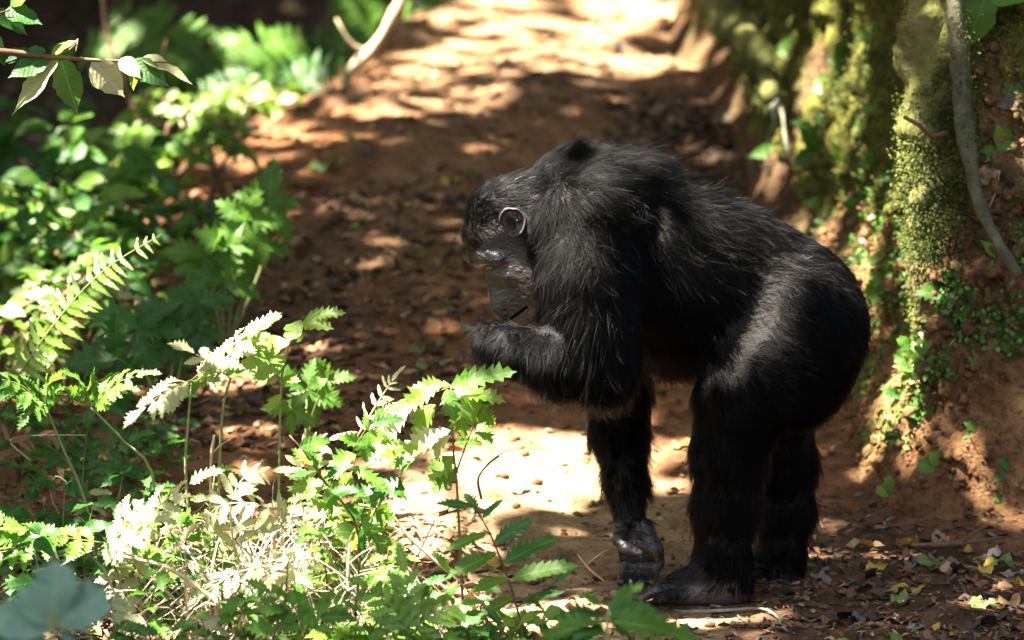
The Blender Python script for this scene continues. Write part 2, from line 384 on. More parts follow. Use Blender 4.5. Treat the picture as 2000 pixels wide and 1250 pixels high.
# near hind leg
chain([(1565, 650, 0.045, 118), (1500, 735, 0.02, 104), (1442, 795, 0.005, 70)], 0.05)
ell((1570, 722, 0.05), (84, 85, 90), 0.06, 25)
chain([(1442, 795, 0.005, 70), (1428, 880, 0.012, 64), (1418, 985, 0.02, 55), (1410, 1085, 0.02, 45), (1414, 1130, 0.02, 40)], 0.04)
ell((1400, 772, -0.005), (30, 45, 48), 0.03)
cone((1428, 1140, 0.02), 33, (1340, 1150, -0.005), 25, 0.03)
cone((1428, 1143, 0.02), 30, (1300, 1156, -0.02), 19, 0.03)
cone((1420, 1095, 0.02), 30, (1330, 1140, -0.005), 20, 0.03)
for i, (tx, ty, d) in enumerate([(1252, 1168, -0.055), (1243, 1167, -0.035), (1242, 1165, -0.015), (1250, 1162, 0.005)]):
    chain([(1318, 1153, -0.03 + i * 0.013, 15), (1280, 1154, d * 0.9, 11.5), (tx, ty, d, 9.5)], 0.008)
chain([(1345, 1160, -0.03, 17), (1312, 1165, -0.072, 13), (1285, 1170, -0.085, 10.5)], 0.010)
# far hind leg
chain([(1560, 655, 0.215, 112), (1515, 750, 0.25, 92), (1508, 810, 0.265, 68)], 0.05)
ell((1565, 722, 0.21), (78, 75, 84), 0.06, 25)
chain([(1508, 810, 0.265, 68), (1530, 900, 0.27, 58), (1535, 1000, 0.27, 47), (1528, 1075, 0.27, 38), (1528, 1102, 0.27, 30)], 0.04)
cone((1535, 1102, 0.27), 28, (1440, 1112, 0.265), 21, 0.03)
for i in range(4): chain([(1440, 1112, 0.245 + i * 0.013, 13), (1385, 1118, 0.24 + i * 0.018, 9)], 0.008)
chain([(1470, 1112, 0.24, 15), (1430, 1124, 0.20, 10)], 0.010)
cone((1500, 570, -0.075), 12, (1418, 712, -0.075), 20, 0.05, sub=True)
# near arm, bent up to the mouth
chain([(1150, 440, -0.005, 96), (1148, 545, -0.055, 81), (1160, 640, -0.085, 70), (1174, 706, -0.095, 60)], 0.05)
ell((1165, 420, 0.03), (92, 75, 92), 0.05)
chain([(1172, 706, -0.095, 58), (1085, 704, -0.105, 52), (1010, 686, -0.09, 41), (972, 678, -0.07, 33)], 0.035)
ell((958, 669, -0.055), (28, 32, 36), 0.025, 25)
for i in range(4):                                              # fingers fold back towards the lips
    y0 = 649 + i * 14; d0 = -0.045 + 0.004 * i
    chain([(955, y0 + 2, d0, 15), (940, y0, d0 + 0.035, 11.5), (962, y0 - 3, d0 + 0.085, 10), (988, y0 - 8, d0 + 0.11, 8.5)], 0.008)
chain([(975, 657, -0.06, 15), (985, 645, -0.03, 11), (1000, 638, 0.0, 9.5)], 0.010)
# far arm, down to the ground
chain([(1150, 455, 0.27, 90), (1165, 580, 0.325, 76), (1192, 690, 0.32, 64), (1205, 765, 0.30, 56)], 0.05)
chain([(1205, 765, 0.30, 56), (1208, 840, 0.275, 47), (1222, 950, 0.225, 36), (1229, 1015, 0.19, 28)], 0.035)
ell((1240, 1052, 0.185), (34, 19, 42), 0.02, -8)
for i in range(4):                                              # knuckles down, fingertips curled back under the palm
    x0 = 1219 + i * 20; y0 = (4, 9, 7, 0)[i]
    chain([(x0 - 2, 1062 + 2 * i, 0.175, 13), (x0 + 3, 1098 + y0, 0.185, 10.5), (x0 - 3, 1127 + y0 * .5, 0.165, 10.2), (x0 - 6, 1137 + y0 * .2, 0.140, 8.8)], 0.005)
chain([(1212, 1030, 0.165, 17), (1211, 1055, 0.140, 13.5), (1224, 1073, 0.118, 11.5), (1249, 1082, 0.110, 9.5)], 0.010)
chain([(1262, 1030, 0.175, 15), (1278, 1075, 0.175, 15), (1286, 1100, 0.180, 11)], 0.014)
# neck and head
HD = 0.10
cone((1120, 420, T), 105, (1035, 425, HD + 0.01), 80, 0.06)
cone((1090, 520, T), 85, (1045, 520, HD), 52, 0.05)
cone((1050, 600, HD), 34, (1095, 640, T), 62, 0.04)
ell((985, 427, HD), (71, 65, 71), 0.03)
ell((953, 468, HD), (42, 54, 44), 0.03)
ell((990, 515, HD), (44, 53, 52), 0.03)                          # mid face
for sg in (-1, 1):
    cone((932, 507, HD), 10.5, (946, 503, HD + sg * 0.040), 11, 0.016)      # brow ridge
    cone((946, 503, HD + sg * 0.040), 11, (972, 506, HD + sg * 0.053), 9, 0.016)
    ell((957, 524, HD + sg * 0.036), (15, 12, 8.5), 0.008, -5, sub=True)     # eye socket
    cone((963, 541, HD + sg * 0.024), 9, (992, 540, HD + sg * 0.046), 12, 0.016)   # cheekbone
    ell((962, 523, HD + sg * 0.031), (11, 11, 9), 0.004)                      # lids around the eye
    cone((950, 519, HD + sg * 0.036), 3.2, (975, 520, HD + sg * 0.045), 3.2, 0.005)
    cone((954, 531, HD + sg * 0.034), 2.8, (976, 529, HD + sg * 0.044), 2.8, 0.005)
cone((953, 525, HD), 10, (966, 553, HD), 12, 0.014)               # bridge of the nose
ell((984, 580, HD), (27, 37, 34), 0.022, -20)                     # muzzle
ell((1003, 598, HD), (31, 41, 34), 0.02, -20)
ell((984, 601, HD), (19, 31, 22), 0.014, -25)
for sg in (-1, 1):
    ell((969, 563, HD + sg * 0.011), (9.5, 9.5, 8), 0.007, -25)
    ell((961, 570, HD + sg * 0.010), (5.5, 6, 4), 0.003, sub=True)
    cone((976, 556, HD + sg * 0.020), 2.2, (990, 566, HD + sg * 0.036), 2.2, 0.008, sub=True)     # fold beside the nose
cone((990, 617, HD - 0.014), 11, (990, 617, HD + 0.014), 11, 0.014)
ell((1032, 560, HD), (46, 55, 60), 0.03)
ell((1022, 617, HD), (26, 37, 21), 0.016, 35)
ell((999, 635, HD), (15, 25, 8.5), 0.006, 25)
for sgn in (-1, 1):                                              # line of the lips
    for q in np.linspace(0, 0.74, 11):
        py_ = 628 - 42 * q + 5 * math.sin(q * 3.1); zz = 0.014 + 0.031 * math.sin(min(1, q * 1.6) * 1.57)
        ell((985 + 56 * q, py_, HD + sgn * zz), (6, 10, 1.3), 0.003, 38, sub=True)
    for r_ in range(4):                                            # creases of the upper lip
        cone((983 + 11 * r_, 597 + 2 * r_, HD + sgn * 0.034), 1.0, (989 + 11 * r_, 612 - 5 * r_, HD + sgn * 0.040), 1.0, 0.006, sub=True)

def surface_nets(F):
    s = F < 0
    cnt = np.zeros(np.array(F.shape) - 1, dtype=np.int8)
    for a in (0, 1):
        for b in (0, 1):
            for c in (0, 1):
                cnt += s[a:s.shape[0] - 1 + a, b:s.shape[1] - 1 + b, c:s.shape[2] - 1 + c]
    cells = np.argwhere((cnt > 0) & (cnt < 8)); ids = np.full(cnt.shape, -1, dtype=np.int32); ids[tuple(cells.T)] = np.arange(len(cells))
    acc = np.zeros((len(cells), 3)); num = np.zeros(len(cells))
    cor = [(a, b, c) for a in (0, 1) for b in (0, 1) for c in (0, 1)]
    for p in cor:
        for ax_ in range(3):
            if p[ax_]: continue
            q = list(p); q[ax_] = 1
            fa = F[tuple((cells + p).T)]; fb = F[tuple((cells + q).T)]; m = (fa < 0) != (fb < 0)
            t_ = np.where(m, fa / np.where(m, fa - fb, 1), 0); pt = np.repeat(np.array(p, float)[None], len(cells), 0); pt[:, ax_] += t_
            acc[m] += pt[m]; num[m] += 1
    V = BOX0 + H * (cells + acc / num[:, None])
    faces = []
    for ax_ in range(3):
        o1, o2 = [(1, 2), (2, 0), (0, 1)][ax_]
        lo = [slice(None)] * 3; hi = [slice(None)] * 3; lo[ax_] = slice(0, -1); hi[ax_] = slice(1, None)
        a = s[tuple(lo)]; b = s[tuple(hi)]; e = np.argwhere(a != b); fl_ = a[tuple(e.T)]
        ok = (e[:, o1] > 0) & (e[:, o2] > 0) & (e[:, o1] < cnt.shape[o1]) & (e[:, o2] < cnt.shape[o2]); e = e[ok]; fl_ = fl_[ok]
        d1 = np.zeros(3, int); d1[o1] = 1; d2 = np.zeros(3, int); d2[o2] = 1
        q = np.stack([ids[tuple((e - d1 - d2).T)], ids[tuple((e - d2).T)], ids[tuple(e.T)], ids[tuple((e - d1).T)]], 1)
        q[~fl_] = q[~fl_][:, ::-1]; faces.append(q)
    return V, np.concatenate(faces)

BV, BF = surface_nets(F)
def smooth_mesh(V, Fq, it, lam):
    e = np.concatenate([Fq[:, [0, 1]], Fq[:, [1, 2]], Fq[:, [2, 3]], Fq[:, [3, 0]]])
    deg = np.bincount(e[:, 0], minlength=len(V)) + np.bincount(e[:, 1], minlength=len(V))
    for l_ in lam * it if isinstance(lam, list) else [lam] * it:
        S = np.stack([np.bincount(e[:, 0], V[e[:, 1], c], len(V)) + np.bincount(e[:, 1], V[e[:, 0], c], len(V)) for c in range(3)], 1)
        V = V + l_ * (S / deg[:, None] - V)
    return V
BV = smooth_mesh(BV, BF, 3, [0.5, -0.48])

CHIMP_ROOT = Vector((0.42, 0.12, float(ground_z(np.array([0.42]), np.array([0.12]))[0])))
chimp = thing('chimpanzee', 'black furred chimpanzee standing on the path, bent over with one hand at its mouth', 'chimpanzee', CHIMP_ROOT)
def ch_part(name, me, mat, parent=None):
    o = obj(name, me, mat, parent or chimp)
    return o
BVl = BV - np.array(CHIMP_ROOT)
bme = mesh_of('body', BVl, BF)

# picture coordinates of the surface, to lay out bare skin and the nap of the fur
def to_px(V):
    d = V - np.array(CAM_POS); z = d @ np.array(FWD); return np.stack([1000 + FPX * d[:, 0] / z, 625 - FPX * (d @ np.array(UPV)) / z], 1)
_nb = np.zeros(len(BV) * 3, dtype=np.float32); bme.vertex_normals.foreach_get('vector', _nb); BN = _nb.reshape(-1, 3)
PXY = to_px(BV)
def capd(V, a, b):
    A = w3(a); B = w3(b); d = B - A; t_ = np.clip((V - A) @ d / (d @ d), 0, 1); return np.linalg.norm(V - A - t_[:, None] * d, axis=1)
def inpoly(P, poly):
    x, y = P[:, 0], P[:, 1]; c = np.zeros(len(P), bool); n = len(poly)
    for i in range(n):
        x1, y1 = poly[i]; x2, y2 = poly[(i + 1) % n]
        m = ((y1 > y) != (y2 > y)) & (x < (x2 - x1) * (y - y1) / (y2 - y1 + 1e-9) + x1); c ^= m
    return c
near_arm = np.minimum(capd(BV, (1150, 640, -0.085), (1172, 708, -0.095)), np.minimum(capd(BV, (1170, 708, -0.095), (972, 692, -0.07)), capd(BV, (1150, 440, -0.04), (1150, 640, -0.085))))
headish = (BV[:, 1] > HD - 0.085) & (BV[:, 1] < HD + 0.085) & (near_arm > 0.075)
face_poly = [(915, 500), (935, 488), (968, 478), (985, 462), (1005, 480), (1030, 520), (1048, 560), (1050, 600), (1045, 655), (980, 655), (940, 560)]
face = inpoly(PXY, face_poly) & headish
sparse_poly = [(930, 455), (975, 420), (1015, 465), (1040, 520), (1050, 570), (1000, 500), (940, 490)]
temple = inpoly(PXY, sparse_poly) & headish & ~face
near_face_d = 1.0
palm = (capd(BV, (1235, 1040, 0.17), (1255, 1130, 0.15)) < 0.085) & (PXY[:, 1] > 1018)
nearfoot = (capd(BV, (1440, 1150, 0.02), (1240, 1165, -0.03)) < 0.06)
sole = nearfoot & ((BN[:, 2] < -0.25) | (PXY[:, 1] > 1146)) | (nearfoot & (PXY[:, 0] < 1300))
farfoot = (capd(BV, (1540, 1112, 0.27), (1380, 1118, 0.26)) < 0.045) & ((PXY[:, 1] > 1106) | (PXY[:, 0] < 1420))
lips = (capd(BV, (955, 660, 0.02), (995, 645, 0.08)) < 0.05) & (BV[:, 1] > 0.0) & (PXY[:, 1] > 640) & (PXY[:, 0] < 1000)
bare = face | palm | sole | farfoot | lips
sole |= nearfoot & (BV[:, 1] < -0.048)
pale = sole * np.where(PXY[:, 0] > 1315, 0.8, 0.15) * (BV[:, 1] > -0.05) + farfoot * 0.45 + palm * 0.02
chin = inpoly(PXY, [(998, 640), (1044, 590), (1055, 655), (1000, 660)]) & face
warm = temple * 1.0 + face * sstep(480, 520, PXY[:, 1]) * sstep(575, 530, PXY[:, 1]) * sstep(960, 990, PXY[:, 0])
_e = np.concatenate([BF[:, [0, 1]], BF[:, [1, 2]], BF[:, [2, 3]], BF[:, [3, 0]]]); _dg = np.bincount(_e.ravel(), minlength=len(BV))
def soften(a, it):
    a = np.asarray(a, float)
    for _ in range(it): a = 0.4 * a + 0.6 * (np.bincount(_e[:, 0], a[_e[:, 1]], len(a)) + np.bincount(_e[:, 1], a[_e[:, 0]], len(a))) / _dg
    return a
for nm, val, it in (('bare', bare, 12), ('pale', pale, 22), ('warm', warm, 25), ('chin', chin, 12)): fattr(bme, nm, soften(val, it))

t = NT('chimp_skin'); tc = t.n('ShaderNodeTexCoord'); v = tc.outputs['Object']
nz = t.noise(v, 45, 5, 0.6); mp = t.n('ShaderNodeMapping'); mp.inputs['Rotation'].default_value = (0, R(-35), 0); mp.inputs['Scale'].default_value = (70, 70, 120); t.l(v, mp.inputs[0])
wr = t.noise(mp.outputs[0], 1.0, 3, 0.55)
def A_(n_): return t.n('ShaderNodeAttribute', attribute_name=n_).outputs['Fac']
base = t.mix(nz, (0.006, 0.0055, 0.005), (0.016, 0.0142, 0.013))
base = t.mix(t.math('MULTIPLY', A_('bare'), 0.55), base, (0.010, 0.0093, 0.0088))
base = t.mix(t.math('MULTIPLY', A_('warm'), 0.75), base, (0.026, 0.0155, 0.011))
base = t.mix(t.math('MULTIPLY', A_('pale'), 0.8), base, t.mix(nz, (0.05, 0.043, 0.036), (0.18, 0.155, 0.13)))
base = t.mix(t.math('MULTIPLY', A_('chin'), 0.5), base, (0.045, 0.042, 0.039))
p = t.n('ShaderNodeBsdfPrincipled'); p.inputs['Roughness'].default_value = 0.40; p.inputs['Specular IOR Level'].default_value = 0.55
t.l(base, p.inputs['Base Color'])
t.l(t.bump(t.math('ADD', t.math('MULTIPLY', wr, 1.0), t.math('MULTIPLY', nz, 0.6)), 0.9, 0.005), p.inputs['Normal']); t.l(p.outputs[0], t.out.inputs[0])
rg = t.math('SUBTRACT', 0.80, t.math('MULTIPLY', A_('bare'), 0.42)); t.l(rg, p.inputs['Roughness'])
sp_ = t.math('ADD', 0.12, t.math('MULTIPLY', t.math('ADD', A_('bare'), A_('warm'), True), 0.5)); t.l(sp_, p.inputs['Specular IOR Level'])
M_SKIN = t.m
body = ch_part('body', bme, M_SKIN)

# fur: nap direction and length from marks along the animal (px, py, depth | direction in the picture, into depth | length mm, lift)
NAP = [
 (960, 370, .10, 50, -40, 20, 26, .65), (1010, 345, .10, 80, -20, 0, 34, .75), (920, 420, .10, 20, -60, 0, 20, .60), (915, 470, .10, -10, -60, 0, 18, .6), (985, 380, .05, 60, 0, 0, 24, .3),
 (1050, 350, .12, 80, 10, 0, 40, .65), (1050, 440, .03, 60, 60, 0, 38, .25), (1040, 520, .03, 30, 80, 0, 34, .2), (1060, 580, .03, 12, 90, 0, 36, .2),
 (1110, 320, .13, 90, -10, 0, 52, .55), (1160, 305, .13, 95, 0, 0, 55, .45), (1240, 315, .13, 90, 25, 0, 52, .35), (1320, 350, .13, 90, 25, 0, 45, .25), (1420, 380, .13, 90, 20, 0, 38, .22), (1500, 420, .13, 85, 45, 0, 34, .22), (1580, 470, .13, 70, 65, 0, 32, .22), (1640, 550, .13, 40, 90, 0, 34, .22), (1685, 640, .13, 5, 90, 0, 36, .25), (1670, 740, .13, -40, 90, 0, 28, .25),
 (1110, 400, -.05, 40, 70, 0, 40, .20), (1160, 380, -.02, 70, 55, 0, 46, .20), (1220, 400, 0, 75, 65, 0, 48, .20), (1090, 470, -.08, 0, 90, 0, 48, .2), (1150, 520, -.12, 10, 90, 0, 55, .22), (1220, 500, -.02, 40, 90, 0, 55, .2), (1100, 600, -.12, 0, 90, 0, 58, .22), (1160, 640, -.15, 12, 90, 0, 58, .25), (1058, 600, -.06, 8, 90, 0, 40, .2), (1200, 640, -.10, 20, 90, 0, 55, .25),
 (1300, 480, -.04, 55, 80, 0, 50, .2), (1300, 600, -.04, 30, 90, 0, 52, .22), (1380, 520, -.03, 75, 60, 0, 45, .2), (1380, 640, -.02, 20, 90, 0, 48, .25), (1330, 700, 0, 10, 90, 0, 50, .3), (1300, 720, .13, 10, 90, 0, 48, .4), (1390, 720, .13, 15, 90, 0, 42, .4), (1450, 560, 0, 85, 35, 0, 36, .2),
 (1170, 720, -.15, -5, 90, 0, 58, .3), (1120, 740, -.13, -12, 90, 0, 58, .35), (1060, 730, -.13, 15, 90, 0, 46, .35), (1000, 710, -.12, 18, 90, 0, 34, .35), (950, 690, -.08, 0, 90, 0, 26, .45), (935, 660, -.05, -10, 60, 0, 22, .5), (1000, 660, -.08, -20, 60, 0, 26, .35), (1070, 670, -.13, 0, 90, 0, 46, .3), (1200, 770, -.10, 10, 90, 0, 55, .35),
 (1520, 500, -.02, 90, 35, 0, 34, .2), (1600, 560, -.02, 85, 60, 0, 36, .2), (1540, 610, -.06, 90, 45, 0, 34, .2), (1500, 680, -.08, 85, 45, 0, 32, .18), (1600, 680, -.05, 85, 50, 0, 38, .2), (1450, 750, -.07, 60, 70, 0, 30, .2), (1560, 760, -.05, 90, 40, 0, 40, .22), (1640, 760, 0, 60, 70, 0, 30, .22), (1600, 830, .05, 40, 80, 0, 28, .25),
 (1440, 600, 0, 40, 80, 0, 26, .2), (1400, 780, -.04, -25, 85, 0, 36, .3), (1380, 860, 0, -45, 80, 0, 42, .4), (1440, 860, -.06, 10, 90, 0, 42, .22), (1360, 950, .02, -35, 90, 0, 40, .4), (1430, 960, -.04, 10, 90, 0, 42, .22), (1490, 930, .02, 15, 90, 0, 40, .3), (1420, 1060, -.03, 8, 90, 0, 38, .22), (1360, 1060, .02, -20, 90, 0, 32, .3), (1450, 1110, 0, 5, 90, 0, 28, .25), (1350, 1130, 0, -90, 25, 0, 18, .15), (1300, 1145, 0, -90, 10, 0, 14, .15),
 (1530, 900, .21, 8, 90, 0, 40, .22), (1590, 930, .27, 22, 90, 0, 36, .3), (1530, 1020, .22, 2, 90, 0, 34, .2), (1530, 1080, .23, 0, 90, 0, 26, .2), (1570, 1060, .27, 15, 90, 0, 28, .25),
 (1210, 800, .25, 20, 90, 0, 40, .3), (1165, 850, .26, -28, 90, 0, 40, .4), (1260, 850, .27, 40, 80, 0, 40, .5), (1215, 900, .2, 10, 90, 0, 32, .2), (1270, 940, .22, 45, 80, 0, 34, .5), (1190, 960, .2, -20, 90, 0, 26, .3), (1225, 1000, .16, 0, 90, 0, 22, .2), (1255, 1010, .2, 25, 80, 0, 22, .35),
 (1160, 500, .38, 10, 90, 0, 55, .25), (1300, 550, .30, 40, 90, 0, 50, .25), (1560, 620, .30, 70, 70, 0, 36, .25), (1180, 650, .40, 10, 90, 0, 55, .3), (1560, 760, .30, 60, 70, 0, 40, .25), (1040, 480, .18, 30, 80, 0, 40, .3),
]
NP_ = np.array([w3(r[:3]) for r in NAP]); ND = np.array([[r[3], r[5], -r[4]] for r in NAP], float); ND /= np.linalg.norm(ND, axis=1)[:, None]
NL = np.array([r[6] for r in NAP]) / 1000 * 1.28; NLIFT = np.array([r[7] for r in NAP])

tri = np.concatenate([BF[:, [0, 1, 2]], BF[:, [0, 2, 3]]])
E1 = BV[tri[:, 1]] - BV[tri[:, 0]]; E2 = BV[tri[:, 2]] - BV[tri[:, 0]]; area = np.linalg.norm(np.cross(E1, E2), axis=1) / 2
vden = np.ones(len(BV)); vden[bare] = 0.0; vden[temple] = 0.35; vden[face] = 0.03; vden[chin] = 0.5
vden = np.where(BN[:, 1] > 0.35, vden * 0.45, vden)
knee = np.exp(-((PXY[:, 0] - 1455) ** 2 + (PXY[:, 1] - 700) ** 2) / 38 ** 2) * (BN[:, 1] < 0) + 0.8 * np.exp(-((PXY[:, 0] - 1480) ** 2 + (PXY[:, 1] - 640) ** 2) / 30 ** 2) * (BN[:, 1] < 0)
vden *= 1 - 0.6 * np.clip(knee, 0, 1)
ear_d = np.hypot(PXY[:, 0] - 1000, PXY[:, 1] - 434); vden[(ear_d < 28) & (np.abs(BV[:, 1] - HD) < 0.085)] = 0.0
hnd = (capd(BV, (1229, 1000, 0.19), (1225, 960, 0.2)) < 0.06); vden[hnd] *= 0.6
wgt = area * vden[tri].mean(1); NS = 190000
pick = rng.choice(len(tri), NS, p=wgt / wgt.sum()); r1 = np.sqrt(rng.random(NS)); r2 = rng.random(NS)
bc = np.stack([1 - r1, r1 * (1 - r2), r1 * r2], 1)
root = (BV[tri[pick]] * bc[:, :, None]).sum(1); nrm = (BN[tri[pick]] * bc[:, :, None]).sum(1); nrm /= np.linalg.norm(nrm, axis=1)[:, None]
chin_s = (np.asarray(chin, float)[tri[pick]] * bc).sum(1) > 0.5; face_s = (np.asarray(face, float)[tri[pick]] * bc).sum(1) > 0.5
temple_s = (np.asarray(temple, float)[tri[pick]] * bc).sum(1) > 0.4
dirs = np.zeros((NS, 3)); leng = np.zeros(NS); lift = np.zeros(NS)
for c0 in range(0, NS, 15000):
    sl = slice(c0, c0 + 15000); d2 = ((root[sl][:, None, :] - NP_[None]) ** 2).sum(2); w_ = 1 / (d2 + 0.0030) ** 2.2
    w_ /= w_.sum(1)[:, None]; dirs[sl] = w_ @ ND; leng[sl] = w_ @ NL; lift[sl] = w_ @ NLIFT
# locks: low and mid frequency wander shared by neighbouring hairs
for fr, am, sd in ((9, 0.16, 51), (45, 0.35, 61), (130, 0.30, 71)):
    dirs += am * np.stack([fbm(root * fr + 5 * k_, 2, sd + k_) for k_ in range(3)], 1)
dirs += rng.normal(0, 0.20, (NS, 3))
dirs -= (dirs * nrm).sum(1)[:, None] * nrm; dirs /= np.linalg.norm(dirs, axis=1)[:, None] + 1e-9
leng *= rng.uniform(0.35, 1.25, NS) * (1 + 0.25 * fbm(root * 40, 2, 81)); leng[face_s] *= 0.2; leng[chin_s] = 0.014 * rng.uniform(.6, 1.3, int(chin_s.sum())); leng[temple_s] *= 0.45
lift = np.clip(lift * rng.uniform(0.6, 1.5, NS), 0.08, 1.2)
NPT = 6; s_ = np.linspace(0, 1, NPT)
d0 = dirs + nrm * (lift[:, None] * 1.1); d0 /= np.linalg.norm(d0, axis=1)[:, None]
d1 = dirs - nrm * 0.10 * (1 - np.clip(lift, 0, 1))[:, None] + np.array([0, 0, -0.10]); d1 /= np.linalg.norm(d1, axis=1)[:, None]
d1 += nrm * 0.10
stray = rng.random(NS) < 0.05; d1[stray] += nrm[stray] * 0.55 + rng.normal(0, 0.25, (int(stray.sum()), 3))
pts = np.zeros((NS, NPT, 3)); cur = root - nrm * 0.002; pts[:, 0] = cur
for k_ in range(1, NPT):
    dd = d0 * (1 - s_[k_]) + d1 * s_[k_]; cur = cur + dd * (leng / (NPT - 1))[:, None]; pts[:, k_] = cur
from mathutils import kdtree
NC = 34000; cidx = rng.choice(NS, NC, replace=False); kd_ = kdtree.KDTree(NC)
for i_, c_ in enumerate(cidx): kd_.insert(root[c_], i_)
kd_.balance(); near_c = cidx[np.array([kd_.find(r_)[1] for r_ in root])]
tipv = pts[near_c, -1] - pts[near_c, 0]; tl_ = np.linalg.norm(tipv, axis=1)
cl_amt = np.clip(rng.normal(.60, .22, NS), 0, .95); cl_amt[face_s | chin_s | temple_s] *= .2
for k_ in range(1, NPT):
    tgt = pts[near_c, k_] ; pts[:, k_] += (tgt - pts[:, k_]) * (cl_amt * s_[k_] ** 1.2)[:, None]
rad_r = 0.00034 * rng.uniform(0.7, 1.3, NS); rad_r[face_s | chin_s | temple_s] *= 0.6
rads = rad_r[:, None] * np.array([1.0, 1.0, 0.95, 0.8, 0.55, 0.15])[None]
def hair_object(name, mask, mat, parent):
    cv = bpy.data.hair_curves.new(name); n_ = int(mask.sum()); cv.add_curves([NPT] * n_)
    cv.attributes['position'].data.foreach_set('vector', np.ascontiguousarray((pts[mask] - np.array(CHIMP_ROOT)).reshape(-1, 3), dtype=np.float32).ravel())
    ra = cv.attributes.get('radius') or cv.attributes.new('radius', 'FLOAT', 'POINT')
    ra.data.foreach_set('value', np.ascontiguousarray(rads[mask], dtype=np.float32).ravel())
    cv.materials.append(mat); o = bpy.data.objects.new(name, cv); COL.objects.link(o); o.parent = parent; return o
def hair_mat(name, col, rough, rrough, ior=1.12):
    t = NT(name); h = t.n('ShaderNodeBsdfHairPrincipled'); h.parametrization = 'COLOR'
    h.inputs['Color'].default_value = (*col, 1); h.inputs['Roughness'].default_value = rough; h.inputs['IOR'].default_value = ior; h.inputs['Radial Roughness'].default_value = rrough
    if 'Random Roughness' in h.inputs: h.inputs['Random Roughness'].default_value = 0.3
    t.l(h.outputs[0], t.out.inputs[0]); return t.m
M_FUR = hair_mat('black_fur', (0.0026, 0.0026, 0.0029), 0.26, 0.40)
grey = (chin_s & (rng.random(NS) < 0.8)) | (rng.random(NS) < 0.012)
lower_back = np.exp(-(((root[:, 0] - 0.60) / 0.13) ** 2 + ((root[:, 2] - 0.66) / 0.09) ** 2)); grey |= rng.random(NS) < 0.18 * lower_back
brow_s = (np.abs(root[:, 0] + 0.075) < 0.02) & (np.abs(root[:, 2] - 0.69) < 0.04); grey |= brow_s & (rng.random(NS) < 0.5)
hair_object('fur', ~grey, M_FUR, body)
M_FURG = hair_mat('grey_fur', (0.055, 0.052, 0.048), 0.35, 0.5)
gf = hair_object('grey_hair', grey, M_FURG, body); gf['label'] = 'scattered grey and brownish hairs on chin and lower back'

# ears: a cupped shell with a rolled helix, an inner ridge and a deep hollow
def make_ear(side):
    nr, na = 22, 64; V = []; c = w3((1000, 434, HD + side * 0.069)); front = R(222)
    def outline(a):
        da = (a - front + math.pi) % (2 * math.pi) - math.pi
        k = (1 - 0.22 * math.exp(-(da / 0.75) ** 2)) * (1 + 0.045 * math.sin(3 * a + 0.6) + 0.02 * math.sin(7 * a))
        return 0.0262 * k, 0.0305 * k
    def seg(x, z, ax, az, bx_, bz, w):
        dx, dz = bx_ - ax, bz - az; t_ = max(0, min(1, ((x - ax) * dx + (z - az) * dz) / (dx * dx + dz * dz))); return math.exp(-(math.hypot(x - ax - t_ * dx, z - az - t_ * dz) / w) ** 2)
    def depth(q, a):
        da = abs((a - front + math.pi) % (2 * math.pi) - math.pi); back = min(1, da / 1.9)
        top_ = max(0, math.cos((a - R(105)) * 0.8)) if abs((a - R(105) + math.pi) % (2 * math.pi) - math.pi) < 1.9 else 0
        x = q * math.cos(a); z = q * math.sin(a)
        o = 0.002 + 0.013 * back * q ** 1.6 - 0.012 * (1 - back) * q ** 2
        o += (0.0008 + 0.0040 * top_) * math.exp(-((q - 0.92) / 0.08) ** 2) - 0.0030 * top_ * math.exp(-((q - 0.74) / 0.10) ** 2)
        o += 0.0050 * seg(x, z, 0.42, -0.52, 0.36, 0.12, 0.13) + 0.0042 * seg(x, z, 0.36, 0.12, -0.10, 0.42, 0.11) + 0.0030 * seg(x, z, 0.36, 0.12, 0.24, 0.60, 0.10)
        o -= 0.0120 * math.exp(-(((x + 0.10) / 0.34) ** 2 + ((z + 0.14) / 0.32) ** 2))
        o += 0.0070 * math.exp(-(((x + 0.52) / 0.17) ** 2 + ((z + 0.26) / 0.17) ** 2)) + 0.0045 * math.exp(-(((x - 0.08) / 0.14) ** 2 + ((z + 0.60) / 0.12) ** 2))
        o += 0.0012 * math.sin(5.1 * x + 2.2 * z) * math.sin(4.3 * z - 1.7 * x)
        return o
    for i in range(nr):
        q = (i / (nr - 1)) ** 0.8
        for j in range(na):
            a = 2 * math.pi * j / na; rx, rz = outline(a)
            V.append((c[0] + rx * q * math.cos(a), c[1] + side * depth(q, a), c[2] + rz * q * math.sin(a)))
    for q, o_ in ((1.035, -0.003), (1.0, -0.006), (0.7, -0.020)):                     # round the edge and back to the head
        for j in range(na):
            a = 2 * math.pi * j / na; rx, rz = outline(a)
            V.append((c[0] + rx * q * math.cos(a), c[1] + side * (depth(1.0, a) + o_), c[2] + rz * q * math.sin(a)))
    Fq = []
    for i in range(nr + 2):
        for j in range(na):
            a = i * na + j; b = i * na + (j + 1) % na; Fq.append((a, b, b + na, a + na) if side < 0 else (a, a + na, b + na, b))
    V = np.array(V) - np.array(CHIMP_ROOT); return mesh_of('ear', V, np.array(Fq))
t = NT('ear_skin'); p = t.n('ShaderNodeBsdfPrincipled'); p.inputs['Base Color'].default_value = (0.036, 0.027, 0.024, 1); p.inputs['Roughness'].default_value = 0.52; p.inputs['Specular IOR Level'].default_value = 0.45; t.l(p.outputs[0], t.out.inputs[0]); M_EAR = t.m
for sd_ in (-1, 1): ch_part('ear', make_ear(sd_), M_EAR)
